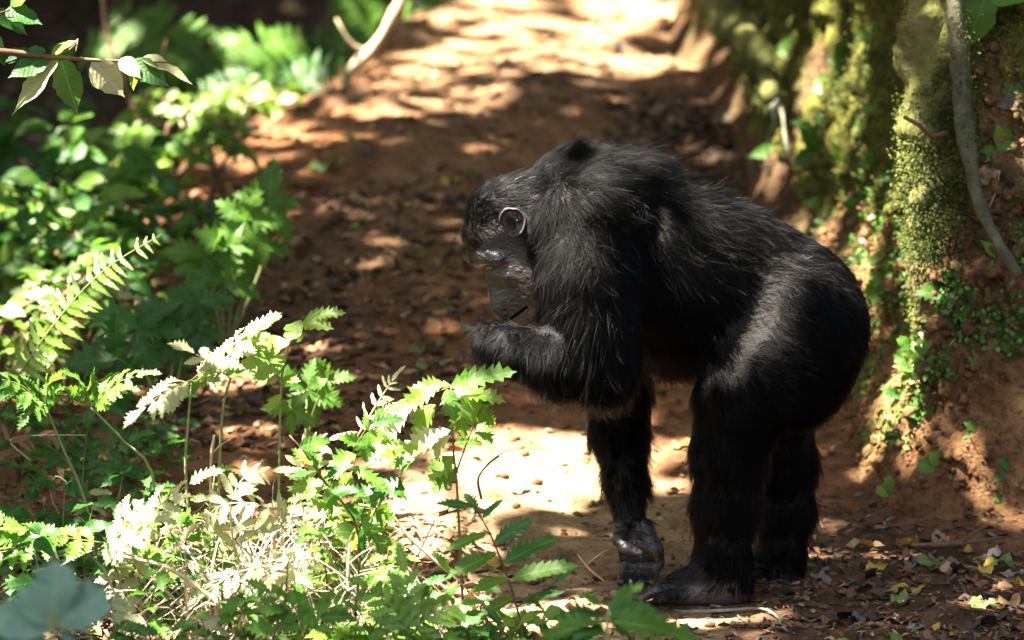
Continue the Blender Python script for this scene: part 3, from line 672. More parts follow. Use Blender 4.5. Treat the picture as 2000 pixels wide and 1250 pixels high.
def ball(name, c, r, mat):
    bm = bmesh.new(); bmesh.ops.create_uvsphere(bm, u_segments=16, v_segments=10, radius=r); me = bpy.data.meshes.new(name); bm.to_mesh(me); bm.free()
    me.polygons.foreach_set('use_smooth', np.ones(len(me.polygons), dtype=bool)); o = ch_part(name, me, mat); o.location = Vector(c) - CHIMP_ROOT; return o
t = NT('eye_dark'); p = t.n('ShaderNodeBsdfPrincipled'); p.inputs['Base Color'].default_value = (0.05, 0.022, 0.009, 1); p.inputs['Roughness'].default_value = 0.06; t.l(p.outputs[0], t.out.inputs[0]); M_EYE = t.m
for sd_ in (-1, 1): ball('eye', w3((960, 524.5, HD + sd_ * 0.034)), 0.0100, M_EYE)
# ------------------------------------------------------------------ leaf shapes (unit length along +Y, face up +Z)
def leaf_mesh(name, mat, width=0.4, rows=10, tooth=0.0, shape='ovate', fold=0.25, droop=0.25, tip=0.0, wave=0.0, seed=0):
    rs = random.Random(seed); V = []; Fq = []
    for i in range(rows + 1):
        q = i / rows
        if shape == 'ovate': w = math.sin(math.pi * q ** 0.72) ** 0.9
        elif shape == 'lance': w = math.sin(math.pi * q ** 0.85) ** 0.75
        elif shape == 'round': w = math.sin(math.pi * q ** 1.15) ** 0.6
        else: w = (1 - q) ** 0.6 * min(1, q * 9) ** 0.5            # strap that narrows to the end
        if tip and q > 0.78: w *= 1 - tip * (q - 0.78) / 0.22
        if i in (0, rows): w = max(w, 0) * 0.2 + 0.008
        w = w * width / 2
        if tooth and 0 < i < rows:
            w *= (1 + tooth) if i % 2 == 0 else (1 - tooth)
        z = -droop * q * q; y = q - 0.12 * droop * q
        wl = w * (1 + 0.1 * rs.uniform(-1, 1)); wr = w * (1 + 0.1 * rs.uniform(-1, 1)); yt = 0.35 * w if tooth and i % 2 == 0 else 0
        wz = wave * math.sin(q * 9 + rs.uniform(-.5, .5)) * w * 2
        V += [(-wl, y + yt, z + fold * wl + wz), (0, y, z), (wr, y + yt, z + fold * wr - wz)]
    for i in range(rows):
        a = i * 3; Fq += [(a, a + 1, a + 4, a + 3), (a + 1, a + 2, a + 5, a + 4)]
    me = mesh_of(name, V, Fq); me.materials.append(mat); return me

G_ = lambda *c: tuple(c)
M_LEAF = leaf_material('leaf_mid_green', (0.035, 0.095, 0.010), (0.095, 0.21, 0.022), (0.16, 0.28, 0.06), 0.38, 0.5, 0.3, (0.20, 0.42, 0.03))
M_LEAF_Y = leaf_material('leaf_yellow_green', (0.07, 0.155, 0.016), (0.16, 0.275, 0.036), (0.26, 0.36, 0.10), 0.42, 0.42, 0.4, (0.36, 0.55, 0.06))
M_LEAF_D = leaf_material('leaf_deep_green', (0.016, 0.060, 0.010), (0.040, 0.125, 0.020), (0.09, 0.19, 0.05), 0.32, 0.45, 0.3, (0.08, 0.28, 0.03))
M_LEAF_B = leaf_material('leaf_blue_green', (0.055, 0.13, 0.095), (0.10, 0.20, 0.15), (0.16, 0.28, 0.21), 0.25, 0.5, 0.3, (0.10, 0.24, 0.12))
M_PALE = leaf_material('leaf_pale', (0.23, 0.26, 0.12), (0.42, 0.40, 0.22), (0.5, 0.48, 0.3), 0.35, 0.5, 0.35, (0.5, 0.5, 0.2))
M_DEAD = [leaf_material('dead_leaf_brown', (0.075, 0.032, 0.014), (0.20, 0.10, 0.045), (0.06, 0.03, 0.015), 0.12, 0.6, 0.3, (0.3, 0.14, 0.05), (0.03, 0.016, 0.01)),
          leaf_material('dead_leaf_tan', (0.24, 0.14, 0.07), (0.42, 0.28, 0.15), (0.2, 0.12, 0.06), 0.15, 0.6, 0.3, (0.5, 0.3, 0.12), (0.09, 0.05, 0.025)),
          leaf_material('dead_leaf_dark', (0.022, 0.014, 0.010), (0.075, 0.052, 0.040), (0.03, 0.02, 0.015), 0.05, 0.45, 0.45, (0.1, 0.06, 0.03)),
          leaf_material('dead_leaf_grey', (0.085, 0.072, 0.058), (0.18, 0.15, 0.12), (0.1, 0.085, 0.07), 0.08, 0.6, 0.35, (0.2, 0.16, 0.1)),
          leaf_material('fallen_leaf_yellow', (0.36, 0.21, 0.035), (0.50, 0.36, 0.07), (0.3, 0.18, 0.04), 0.2, 0.5, 0.3, (0.6, 0.4, 0.06), (0.15, 0.08, 0.03)),
          leaf_material('fallen_leaf_green', (0.075, 0.12, 0.03), (0.17, 0.23, 0.06), (0.2, 0.24, 0.1), 0.2, 0.5, 0.35, (0.3, 0.4, 0.06), (0.10, 0.08, 0.03))]
M_STEM = rough_material('green_stem', [(0.3, (0.07, 0.10, 0.025)), (0.7, (0.20, 0.22, 0.08))], 12, 0.3, 0.003, 0.6, 0.3)
M_STEMB = rough_material('brown_stem', [(0.3, (0.045, 0.026, 0.015)), (0.7, (0.15, 0.09, 0.05))], 14, 0.4, 0.004, 0.75, 0.2)
M_DRY = rough_material('dry_stem', [(0.3, (0.26, 0.19, 0.11)), (0.7, (0.50, 0.41, 0.27))], 14, 0.4, 0.004, 0.75, 0.2)
M_BARK = rough_material('mossy_bark', [(0.36, (0.030, 0.022, 0.012)), (0.48, (0.085, 0.080, 0.030)), (0.58, (0.13, 0.135, 0.035)), (0.72, (0.22, 0.16, 0.10))], 9, 1.0, 0.02, 0.9, 0.15, None, 55)
M_ROOT = rough_material('grey_root', [(0.34, (0.022, 0.020, 0.013)), (0.5, (0.062, 0.064, 0.034)), (0.68, (0.12, 0.115, 0.075))], 16, 0.8, 0.01, 0.8, 0.25)
M_PROOT = rough_material('pale_root', [(0.34, (0.09, 0.09, 0.055)), (0.66, (0.26, 0.26, 0.18))], 16, 0.5, 0.01, 0.8, 0.25)

_lm = {}
def LM(kind, mat, var):
    key = (kind, mat.name, var)
    if key not in _lm:
        s = hash(kind) % 97 + var * 13; s = sum(map(ord, kind)) + var * 13; rs = random.Random(s); u = rs.uniform
        if kind == 'toothed': _lm[key] = leaf_mesh('toothed_leaflet', mat, u(.34, .42), 16, u(.24, .36), 'lance', u(.12, .35), u(.05, .35), .3, .15, s)
        elif kind == 'lobed': _lm[key] = leaf_mesh('lobed_leaflet', mat, u(.44, .56), 12, u(.26, .36), 'ovate', u(.1, .3), u(.1, .4), .3, .15, s)
        elif kind == 'narrow': _lm[key] = leaf_mesh('narrow_leaflet', mat, u(.24, .30), 18, u(.12, .2), 'lance', u(.1, .3), u(.1, .35), .4, .1, s)
        elif kind == 'pinna': _lm[key] = leaf_mesh('pinna', mat, u(.26, .32), 10, u(.10, .18), 'strap', u(.05, .2), u(.05, .3), 0, .1, s)
        elif kind == 'ovate': _lm[key] = leaf_mesh('ovate_leaf', mat, u(.44, .60), 10, 0, 'ovate', u(.1, .35), u(.1, .5), .5, .12, s)
        elif kind == 'drip': _lm[key] = leaf_mesh('drip_tip_leaf', mat, u(.50, .60), 12, 0, 'ovate', u(.08, .25), u(.0, .2), .85, .06, s)
        elif kind == 'round': _lm[key] = leaf_mesh('rounded_leaf', mat, u(.6, .75), 10, .05, 'round', u(.05, .25), u(.1, .3), 0, .1, s)
        elif kind == 'fallen': _lm[key] = leaf_mesh('fallen_leaf', mat, u(.36, .62), 12, u(0, .06), 'ovate', u(-.15, .45), u(-.3, .3), .5, .35, s)
    return _lm[key]

def place(o, base, tip, up, scale=None):
    y = Vector(tip) - Vector(base); L = y.length; y.normalize(); z = Vector(up); z = z - y * z.dot(y)
    if z.length < 1e-3: z = Vector((0.3, -1, 0.2)); z = z - y * z.dot(y)
    z.normalize(); x = y.cross(z); s = scale or L
    M = Matrix(((x.x * s, y.x * s, z.x * s, base[0]), (x.y * s, y.y * s, z.y * s, base[1]), (x.z * s, y.z * s, z.z * s, base[2]), (0, 0, 0, 1)))
    if o.parent is not None:
        par = o.parent; off = par.location.copy()
        while par.parent is not None: par = par.parent; off = off + par.location
        M = Matrix.Translation(-off) @ M
    o.matrix_basis = M

U = random.uniform
def leaf(plant, base, tip, kind='toothed', mat=None, up=None, name=None, width=None):
    o = bpy.data.objects.new(name or ('leaflet' if kind in ('toothed', 'lobed', 'narrow') else 'leaf'), LM(kind, mat or M_LEAF, random.randrange(4)))
    COL.objects.link(o); o.parent = plant
    if up is None: up = (U(-.5, .5), U(-1.0, -.35), U(.35, 1.0))
    place(o, base, tip, up); return o

def stem(plant, specs, mat=None, name='stem', sides=6, wob=0.0):
    off = np.array(plant.location)
    return obj(name, tubes_mesh(name, [(np.asarray(p) - off, r) for p, r in specs], sides, wob), mat or M_STEM, plant)

def gpt(px, Y, py=None):
    X = (px - 1000) / FPX * (Y + 10) / FWD.y; return Vector((X, Y, float(ground_z(np.array([X]), np.array([Y]))[0])))

def compound(plant, pts, pairs, ln, kind='toothed', mat=None, ang=55, up=(0, -.7, .7), taper=.55, start=.15, radius=.0016, term=True, nm='leaflet', smat=None, jit=.15):
    P = spline([tuple(p) for p in pts], 24); st = stem(plant, [(P[::2], np.linspace(radius, radius * .5, 12))], smat, 'leaf_stalk', 5)
    upv = Vector(up)
    for k in range(pairs):
        q = start + (1 - start) * k / max(1, pairs - (0 if term else 1)); i = min(22, int(q * 23)); b = Vector(P[i]); tan = (Vector(P[i + 1]) - Vector(P[i])).normalized()
        L = ln * (1 - (1 - taper) * abs(q - .35) / .65) * U(.85, 1.12)
        nrm = (upv - tan * upv.dot(tan)).normalized()
        for s in (-1, 1):
            d = Quaternion(nrm, R(s * ang * U(.85, 1.15))) @ tan
            d = (d + Vector((U(-1, 1), U(-1, 1), U(-1, .6))) * jit).normalized()
            leaf(plant, b, b + d * L, kind, mat, nrm + Vector((U(-.3, .3), U(-.3, .3), U(-.3, .3))), nm)
    if term:
        tan = (Vector(P[-1]) - Vector(P[-3])).normalized(); leaf(plant, P[-1], Vector(P[-1]) + tan * ln * U(.9, 1.1), kind, mat, upv, nm)

def pix(pl): return [W(*p) for p in pl]

GR_UND = 'seedlings of the roadside undergrowth'
# ------------------------------------------------------------------ plants in front of the path, left to right
def plant_at(name, label, px, Y, cat='plant', group=None): return thing(name, label, cat, gpt(px, Y), group)

# glowing seedling under the raised forearm
pl = plant_at('toothed_leaf_seedling', 'tall sunlit seedling with pale toothed leaves reaching under the raised forearm', 905, -0.22)
stem(pl, [(spline([pl.location, W(893, 960, -.22), W(885, 870, -.22), W(881, 752, -.22)], 14), np.linspace(.0030, .0015, 14)), (spline([W(890, 925, -.22), W(925, 830, -.2), W(945, 790, -.2)], 8), np.linspace(.0018, .0009, 8))], M_STEMB)
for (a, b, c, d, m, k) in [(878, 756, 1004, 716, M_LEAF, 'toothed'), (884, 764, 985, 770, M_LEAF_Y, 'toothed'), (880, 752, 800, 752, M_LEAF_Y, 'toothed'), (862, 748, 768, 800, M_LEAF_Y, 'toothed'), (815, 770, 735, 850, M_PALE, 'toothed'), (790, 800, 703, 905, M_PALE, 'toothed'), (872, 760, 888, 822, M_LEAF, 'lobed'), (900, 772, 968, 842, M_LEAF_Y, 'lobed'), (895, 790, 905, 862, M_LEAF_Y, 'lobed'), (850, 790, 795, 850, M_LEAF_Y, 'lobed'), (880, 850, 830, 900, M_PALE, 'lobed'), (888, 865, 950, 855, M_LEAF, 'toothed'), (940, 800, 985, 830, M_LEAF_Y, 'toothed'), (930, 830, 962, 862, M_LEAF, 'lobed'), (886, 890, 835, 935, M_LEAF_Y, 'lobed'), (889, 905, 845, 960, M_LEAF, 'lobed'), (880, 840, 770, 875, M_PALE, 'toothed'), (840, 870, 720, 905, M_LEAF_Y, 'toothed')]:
    y0 = -.22 + U(-.05, .05); leaf(pl, W(a, b, y0), W(c, d, y0 + U(-.05, .05)), k, m, (U(-.3, .3), -.75, .6))
stem(pl, [(pix([(881, 755, -.22), (840, 770, -.22), (800, 800, -.22), (760, 850, -.22)]), [.0012, .001, .0009, .0006])], M_STEM, 'leaf_stalk')
# dark green bush left of it
pl = plant_at('bramble_like_shrub', 'deep green toothed shrub with thin brown twigs beside the dry tangle', 690, -0.30)
stem(pl, [(spline([pl.location, W(700, 1040, -.3), W(640, 950, -.32), W(600, 890, -.34), W(565, 850, -.34)], 14), np.linspace(.0032, .0013, 14)), (spline([W(660, 975, -.31), W(690, 880, -.3), W(735, 810, -.3)], 8), np.linspace(.002, .0009, 8)), (spline([W(700, 1040, -.3), W(760, 960, -.26), W(800, 900, -.26)], 8), np.linspace(.002, .0009, 8))], M_STEMB)
for i in range(46):
    ax_, ay, bx_, by_ = random.choice([(700, 1030, 640, 950), (640, 950, 565, 850), (660, 975, 735, 810), (700, 1040, 800, 900), (690, 900, 735, 810)]); q = U(0, 1); x = ax_ + (bx_ - ax_) * q; y = ay + (by_ - ay) * q; a = U(0, 6.28); L = U(48, 85)
    y0 = -.3 + U(-.1, .08); leaf(pl, W(x, y, y0), W(x + L * math.cos(a), y - L * .75 * math.sin(a) + 8, y0 + U(-.04, .04)), random.choice(['lobed', 'toothed']), random.choice([M_LEAF_D, M_LEAF, M_LEAF, M_LEAF_Y]))
# long toothed compound leaves at the front right
pl = plant_at('pinnate_leaf_plant', 'plant with long narrow toothed leaflets in front of the resting hand', 1030, -0.55)
stem(pl, [(spline([pl.location, W(1008, 1180, -.5), W(965, 1060, -.5), W(925, 985, -.5)], 12), np.linspace(.003, .0012, 12)), (spline([W(1010, 1185, -.5), W(1080, 1140, -.48), W(1105, 1110, -.48)], 6), np.linspace(.0016, .0009, 6)), (spline([pl.location, W(950, 1190, -.52), W(880, 1120, -.5)], 8), np.linspace(.002, .001, 8))], M_STEMB)
for (a, b, c, d) in [(928, 990, 852, 978), (935, 1000, 905, 955), (942, 1012, 978, 972), (955, 1040, 862, 1072), (965, 1062, 1042, 1008), (972, 1080, 868, 1120), (985, 1100, 1088, 1040), (1000, 1130, 1125, 1092), (995, 1130, 905, 1150), (1010, 1165, 925, 1200), (1020, 1175, 1100, 1150), (880, 1120, 850, 1075), (885, 1125, 815, 1140), (900, 1140, 850, 1180), (1080, 1140, 1128, 1098), (930, 1175, 855, 1215), (950, 1185, 990, 1232), (1050, 1158, 1050, 1210)]:
    y0 = -.5 + U(-.05, .05); leaf(pl, W(a, b, y0), W(c, d, y0 + U(-.05, .05)), random.choice(['narrow', 'toothed']), random.choice([M_LEAF, M_LEAF_D, M_LEAF]), (U(-.4, .4), -.7, .65))
# soft foreground leaves at the lower edge
pl = plant_at('broad_toothed_plant', 'soft out of focus green plant before the standing foot', 1180, -1.5)
stem(pl, [(spline([pl.location, W(1185, 1240, -1.45), W(1190, 1180, -1.4)], 8), np.linspace(.004, .002, 8))])
for (a, b, c, d) in [(1190, 1200, 1285, 1165), (1190, 1195, 1255, 1130), (1188, 1195, 1130, 1150), (1185, 1200, 1080, 1190), (1185, 1215, 1040, 1235), (1190, 1205, 1330, 1200), (1195, 1215, 1395, 1222), (1180, 1220, 1100, 1255), (1190, 1215, 1270, 1255), (1195, 1190, 1220, 1140), (1180, 1230, 1020, 1262)]:
    y0 = -1.42 + U(-.1, .1); leaf(pl, W(a, b, y0), W(c, d, y0 + U(-.05, .05)), 'toothed', random.choice([M_LEAF_D, M_LEAF]), (U(-.4, .4), -.5, .8))
# pale arching compound leaves on upright stalks
pl = plant_at('arching_compound_plant', 'white lit arching compound leaf held on two tall thin stalks', 380, 0.10)
stem(pl, [(spline([pl.location, W(363, 930, .1), W(367, 830, .1), W(375, 742, .1)], 12), np.linspace(.004, .002, 12)), (spline([pl.location + Vector((.04, 0, 0)), W(432, 835, .1), W(450, 740, .1), W(470, 678, .1)], 12), np.linspace(.004, .0016, 12))])
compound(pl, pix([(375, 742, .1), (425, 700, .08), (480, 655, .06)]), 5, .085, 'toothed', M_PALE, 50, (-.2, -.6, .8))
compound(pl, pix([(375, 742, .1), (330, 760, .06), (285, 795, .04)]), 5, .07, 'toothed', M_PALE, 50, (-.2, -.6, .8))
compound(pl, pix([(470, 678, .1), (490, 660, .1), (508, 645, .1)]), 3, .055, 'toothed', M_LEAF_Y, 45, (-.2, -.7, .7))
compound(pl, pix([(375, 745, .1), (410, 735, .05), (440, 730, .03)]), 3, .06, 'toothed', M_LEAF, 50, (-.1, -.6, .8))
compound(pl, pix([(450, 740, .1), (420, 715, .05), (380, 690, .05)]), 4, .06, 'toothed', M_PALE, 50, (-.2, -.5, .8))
# slim seedling with rounded leaves
pl = plant_at('rounded_leaf_seedling', 'slim yellow green seedling with rounded toothed leaves and curled tip', 540, 0.12)
stem(pl, [(spline([pl.location, W(548, 780, .12), W(560, 690, .12), W(580, 640, .12), W(612, 615, .12)], 14), np.linspace(.0032, .0014, 14))], M_STEM)
for (a, b, c, d, k) in [(600, 620, 672, 605, 'toothed'), (590, 630, 645, 632, 'lobed'), (588, 625, 562, 660, 'round'), (565, 670, 505, 678, 'round'), (560, 700, 472, 722, 'round'), (556, 720, 500, 745, 'lobed'), (575, 645, 590, 668, 'round'), (550, 745, 580, 735, 'lobed'), (548, 770, 520, 800, 'lobed'), (600, 622, 640, 600, 'toothed')]:
    leaf(pl, W(a, b, .12), W(c, d, .12 + U(-.05, .03)), k, M_LEAF_Y, (U(-.3, .3), -.8, .6))
# low fern-like leaves on the left
pl = plant_at('umbrella_leaf_plant', 'green flat topped compound plant on two slanting stalks above the dark litter', 310, 0.0)
stem(pl, [(spline([pl.location, W(300, 935, 0), W(240, 860, 0), W(178, 795, 0)], 12), np.linspace(.0036, .002, 12)), (spline([pl.location - Vector((.1, 0, 0)), W(165, 975, .02), W(125, 880, .02), W(88, 790, .02)], 12), np.linspace(.0036, .002, 12))])
for (tx_, ty_) in [(265, 735), (230, 760), (150, 740), (100, 745), (30, 770), (0, 740), (60, 800)]:
    compound(pl, pix([(178 if tx_ > 120 else 88, 795, 0), ((tx_ + (178 if tx_ > 120 else 88)) / 2, (ty_ + 780) / 2 - 6, -.02), (tx_, ty_, -.04)]), 4, .055, 'toothed', random.choice([M_LEAF, M_LEAF, M_LEAF_Y]), 52, (0, -.55, .8))
# bright horizontal compound leaf low at the left
pl = plant_at('sunlit_compound_plant', 'sunlit pale toothed compound leaves spread low over a slanting straw stalk', 420, -0.35)
stem(pl, [(spline([pl.location, W(370, 1200, -.35), W(300, 1135, -.35), W(190, 1080, -.35)], 12), np.linspace(.0045, .0022, 12))], M_DRY)
for (pts_, n_, L_, m_) in [([(190, 1075, -.35), (280, 1010, -.37), (370, 945, -.4)], 6, .075, M_PALE), ([(200, 1060, -.35), (130, 1050, -.38), (60, 1035, -.42)], 5, .065, M_LEAF_Y), ([(190, 1080, -.35), (240, 1060, -.37), (300, 1020, -.42)], 5, .06, M_PALE), ([(60, 1035, -.4), (20, 1030, -.42), (-20, 1010, -.42)], 3, .06, M_LEAF), ([(100, 1050, -.4), (40, 1070, -.44), (-30, 1085, -.46)], 4, .06, M_LEAF_Y), ([(230, 1050, -.35), (260, 1000, -.35), (330, 975, -.3)], 4, .07, M_PALE)]:
    compound(pl, pix(pts_), n_, L_, 'toothed', m_, 52, (-.15, -.6, .8))
# blurred blue green leaves near the lens
pl = plant_at('blue_green_plant', 'blurred blue green rounded leaves close in the corner', 90, -2.7)
stem(pl, [(spline([pl.location, W(100, 1290, -2.7), W(105, 1190, -2.7)], 8), np.linspace(.006, .003, 8))])
for (a, b, c, d) in [(105, 1215, 105, 1100), (100, 1220, 40, 1150), (95, 1235, -20, 1190), (110, 1225, 205, 1150), (90, 1250, 20, 1245), (120, 1240, 150, 1260)]:
    leaf(pl, W(a, b, -2.7), W(c, d, -2.7 + U(-.05, .05)), 'round', M_LEAF_B, (U(-.2, .2), -.9, .3))
# single long fern frond
def fern(px, Y, fronds, label, mat=None, group=None, plen=.06, npin=16):
    f_ = plant_at('fern', label, px, Y, 'fern', group)
    for fr in fronds:
        P = spline([tuple(W(*q)) for q in fr], 26); fo = stem(f_, [(P[::2], np.linspace(.0022, .0007, 13))], M_STEM, 'frond', 5)
        for k in range(npin):
            q = .12 + .87 * k / npin; i = min(24, int(q * 25)); b = Vector(P[i]); tan = (Vector(P[i + 1]) - Vector(P[i])).normalized(); upv = Vector((U(-.1, .1), -.75, .65)); nr = (upv - tan * upv.dot(tan)).normalized()
            L = plen * math.sin(math.pi * min(1, .18 + .82 * q) ** .9) ** .7 * U(.9, 1.1) + .004
            for s in (-1, 1):
                d = Quaternion(nr, R(s * 68 * U(.92, 1.08))) @ tan
                o = leaf(fo, b, b + (d + Vector((0, 0, -.12))) * L, 'pinna', mat or M_LEAF, nr + Vector((U(-.2, .2), U(-.2, .2), 0)), 'pinna')
    return f_
fern(20, 0.55, [[(20, 760, .55), (100, 640, .5), (200, 530, .5), (332, 448, .5)]], 'single yellow green fern frond arching beside the dark bushes', M_LEAF_Y, None, .062, 18)
fern(430, 5.3, [[(410, 230, 5.4), (440, 130, 5.4), (540, 75, 5.5), (690, 75, 5.6)], [(400, 230, 5.4), (330, 110, 5.4), (220, 85, 5.5), (70, 100, 5.6)], [(405, 230, 5.4), (370, 110, 5.4), (300, 40, 5.5), (200, 10, 5.6)], [(410, 230, 5.4), (420, 150, 5.2), (370, 120, 5.1), (300, 140, 5.0)]], 'large blurred fern with wide fronds in the shade behind the path edge', M_LEAF, None, .14, 18)
fern(700, 6.3, [[(760, 120, 6.3), (720, 60, 6.3), (690, 10, 6.3), (660, -30, 6.3)], [(760, 120, 6.3), (800, 50, 6.2), (850, 20, 6.1), (900, 20, 6.0)], [(760, 120, 6.3), (740, 80, 6.2), (690, 70, 6.1), (640, 90, 6.1)]], 'blurred fern behind the bare stick on the path edge', M_LEAF, None, .12, 14)
fern(560, 4.6, [[(600, 260, 4.7), (560, 170, 4.7), (620, 130, 4.7), (690, 140, 4.7)], [(600, 260, 4.7), (520, 170, 4.7), (450, 160, 4.7), (380, 170, 4.7)]], 'dark shaded fern just below the bright path edge', M_LEAF_D, None, .10, 14)

# mid-distance green plants
def lobed_clump(px, Y, marks, label, mat, L=.10, name='lobed_leaf_plant', kind='lobed', group=None, smat=None):
    c = plant_at(name, label, px, Y, 'plant', group); b0 = c.location
    for (mx, my, n_, ln) in marks:
        tip_ = W(mx, my, Y + U(-.1, .1)); mid = (b0 + tip_) / 2 + Vector((U(-.04, .04), U(-.05, .05), .04))
        stem(c, [(spline([b0, mid, tip_], 8), np.linspace(.004, .0016, 8))], smat)
        for k in range(n_):
            a = 2 * math.pi * (k + U(-.3, .3)) / n_; d = Vector((math.cos(a), U(-.4, .2), math.sin(a) * .8 - .15)).normalized()
            leaf(c, tip_, tip_ + d * ln * U(.75, 1.2), kind, mat, (U(-.4, .4), -.8, .5))
    return c
lobed_clump(440, 1.9, [(480, 430, 5, .11), (525, 395, 5, .10), (400, 500, 5, .10), (450, 480, 5, .10), (440, 550, 4, .09), (370, 570, 4, .08), (500, 480, 4, .09)], 'clump of wide lobed green leaves at the shaded path edge', M_LEAF)
lobed_clump(330, 1.3, [(270, 640, 5, .13), (330, 610, 5, .12), (230, 700, 4, .11), (390, 590, 4, .09), (360, 660, 4, .10)], 'low dark green lobed leaves drooping over the litter', M_LEAF_D)
lobed_clump(600, 0.7, [(600, 760, 5, .08), (640, 740, 4, .06), (570, 800, 4, .07)], 'small lobed green plant beside the rounded leaf seedling', M_LEAF)
lobed_clump(1330, 2.0, [(1305, 750, 3, .06), (1365, 758, 3, .055)], 'two small green leaves seen below the belly', M_LEAF_D, name='young_seedling', kind='ovate')

# ------------------------------------------------------------------ shrubs beyond the path edge
def shrub(px, Y, top, spread, nst, nl, L, mats, label, kind='ovate', group=None, smat=None):
    c = plant_at('leafy_shrub', label, px, Y, 'shrub', group); b0 = c.location; zt = W(px, top, Y).z - b0.z; tips = []
    for k in range(nst):
        e = b0 + Vector((U(-1, 1) * spread, U(-1, 1) * spread * .7, zt * U(.7, 1.0))); m = (b0 + e) / 2 + Vector((U(-.08, .08), U(-.08, .08), .05)); P = spline([b0 + Vector((U(-.03, .03), U(-.03, .03), -.01)), m, e], 10)
        stem(c, [(P, np.linspace(.008, .002, 10))], smat or M_STEMB); tips.append(P)
    for k in range(int(nl * 1.25)):
        P = tips[k % nst]; i = random.randrange(2, 10); b = Vector(P[i]); a = U(0, 6.28); d = Vector((math.cos(a), math.sin(a) * .8 - .2, U(-.6, .5))).normalized()
        b = b + Vector((U(-.05, .05), U(-.05, .05), U(-.03, .03))); leaf(c, b, b + d * L * U(.45, 1.05), kind, random.choice(mats), (U(-.6, .6), U(-.9, .1), U(.3, 1)))
    return c
GS = 'shrubs massed below the path edge'
MX = [M_LEAF, M_LEAF, M_LEAF_D, M_LEAF_Y]
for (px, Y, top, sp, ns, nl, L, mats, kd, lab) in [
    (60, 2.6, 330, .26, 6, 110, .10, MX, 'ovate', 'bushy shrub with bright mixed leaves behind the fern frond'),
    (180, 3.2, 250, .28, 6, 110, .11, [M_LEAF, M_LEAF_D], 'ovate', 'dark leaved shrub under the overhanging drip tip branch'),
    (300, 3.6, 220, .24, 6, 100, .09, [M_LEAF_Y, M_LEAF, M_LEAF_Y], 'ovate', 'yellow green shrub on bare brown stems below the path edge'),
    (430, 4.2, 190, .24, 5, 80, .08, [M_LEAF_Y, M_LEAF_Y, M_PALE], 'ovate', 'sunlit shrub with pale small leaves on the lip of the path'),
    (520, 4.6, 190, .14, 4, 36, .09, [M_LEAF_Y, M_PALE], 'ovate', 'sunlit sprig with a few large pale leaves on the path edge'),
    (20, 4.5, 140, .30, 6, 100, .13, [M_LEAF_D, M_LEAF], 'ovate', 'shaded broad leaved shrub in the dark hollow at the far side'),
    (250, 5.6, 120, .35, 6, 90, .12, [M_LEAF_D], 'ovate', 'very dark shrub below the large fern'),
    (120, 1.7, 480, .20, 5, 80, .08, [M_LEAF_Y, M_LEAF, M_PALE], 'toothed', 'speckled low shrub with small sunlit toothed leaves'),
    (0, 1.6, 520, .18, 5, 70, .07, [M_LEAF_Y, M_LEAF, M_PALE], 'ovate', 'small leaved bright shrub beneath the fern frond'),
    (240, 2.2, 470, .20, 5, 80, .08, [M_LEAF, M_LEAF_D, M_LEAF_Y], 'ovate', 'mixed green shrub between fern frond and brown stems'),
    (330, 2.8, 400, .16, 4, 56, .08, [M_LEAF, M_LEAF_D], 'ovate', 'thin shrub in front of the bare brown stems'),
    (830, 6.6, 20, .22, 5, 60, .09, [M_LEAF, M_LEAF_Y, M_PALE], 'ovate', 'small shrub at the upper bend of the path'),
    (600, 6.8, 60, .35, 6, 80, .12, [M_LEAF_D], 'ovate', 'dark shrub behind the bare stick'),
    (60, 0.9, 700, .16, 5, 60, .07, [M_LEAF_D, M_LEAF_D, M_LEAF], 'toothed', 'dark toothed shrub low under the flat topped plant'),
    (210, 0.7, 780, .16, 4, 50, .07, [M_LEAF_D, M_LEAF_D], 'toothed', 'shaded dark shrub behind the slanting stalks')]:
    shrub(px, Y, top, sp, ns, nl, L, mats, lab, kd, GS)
for (px, Y, top, lab) in [(-300, 9.5, 0, 'left'), (150, 9.8, -40, ''), (600, 10.2, -60, ''), (1000, 10.5, -100, ''), (380, 12, -250, ''), (-100, 12.4, -250, ''), (800, 12.5, -300, '')]:
    shrub(px, Y, top, .8, 6, 90, .24, [M_LEAF_D], 'large dark forest shrub on the shaded slope beyond the path', 'ovate', 'dark shrubs of the far slope')

# bare brown stems of the shrub layer
for (a, lab) in [([(200, -20, 4.2), (215, 90, 4.2), (265, 220, 4.0), (300, 330, 3.8), (330, 460, 3.6)], 'thin bare brown stem rising through the shrubs'), ([(330, 240, 3.6), (320, 330, 3.6), (345, 450, 3.5)], 'short bare brown stem among the shrubs'), ([(410, 280, 3.4), (418, 350, 3.4), (400, 430, 3.4)], 'forked dead stem near the path edge')]:
    P = spline([tuple(W(*q)) for q in a], 18); base = P[-1].copy(); gz = float(ground_z(base[:1], base[1:2])[0]); P = np.vstack([P, [[base[0], base[1], gz - .02]]])
    c = thing('bare_stem', lab, 'stem', P[-1]); stem(c, [(P, np.linspace(.006, .012, len(P)))], M_STEMB, 'stem', 7, .3)
    q = P[len(P) // 2]; stem(c, [(spline([q, q + np.array([.05, -.03, .10]), q + np.array([.08, -.05, .22])], 7), np.linspace(.006, .002, 7))], M_STEMB, 'side_twig')

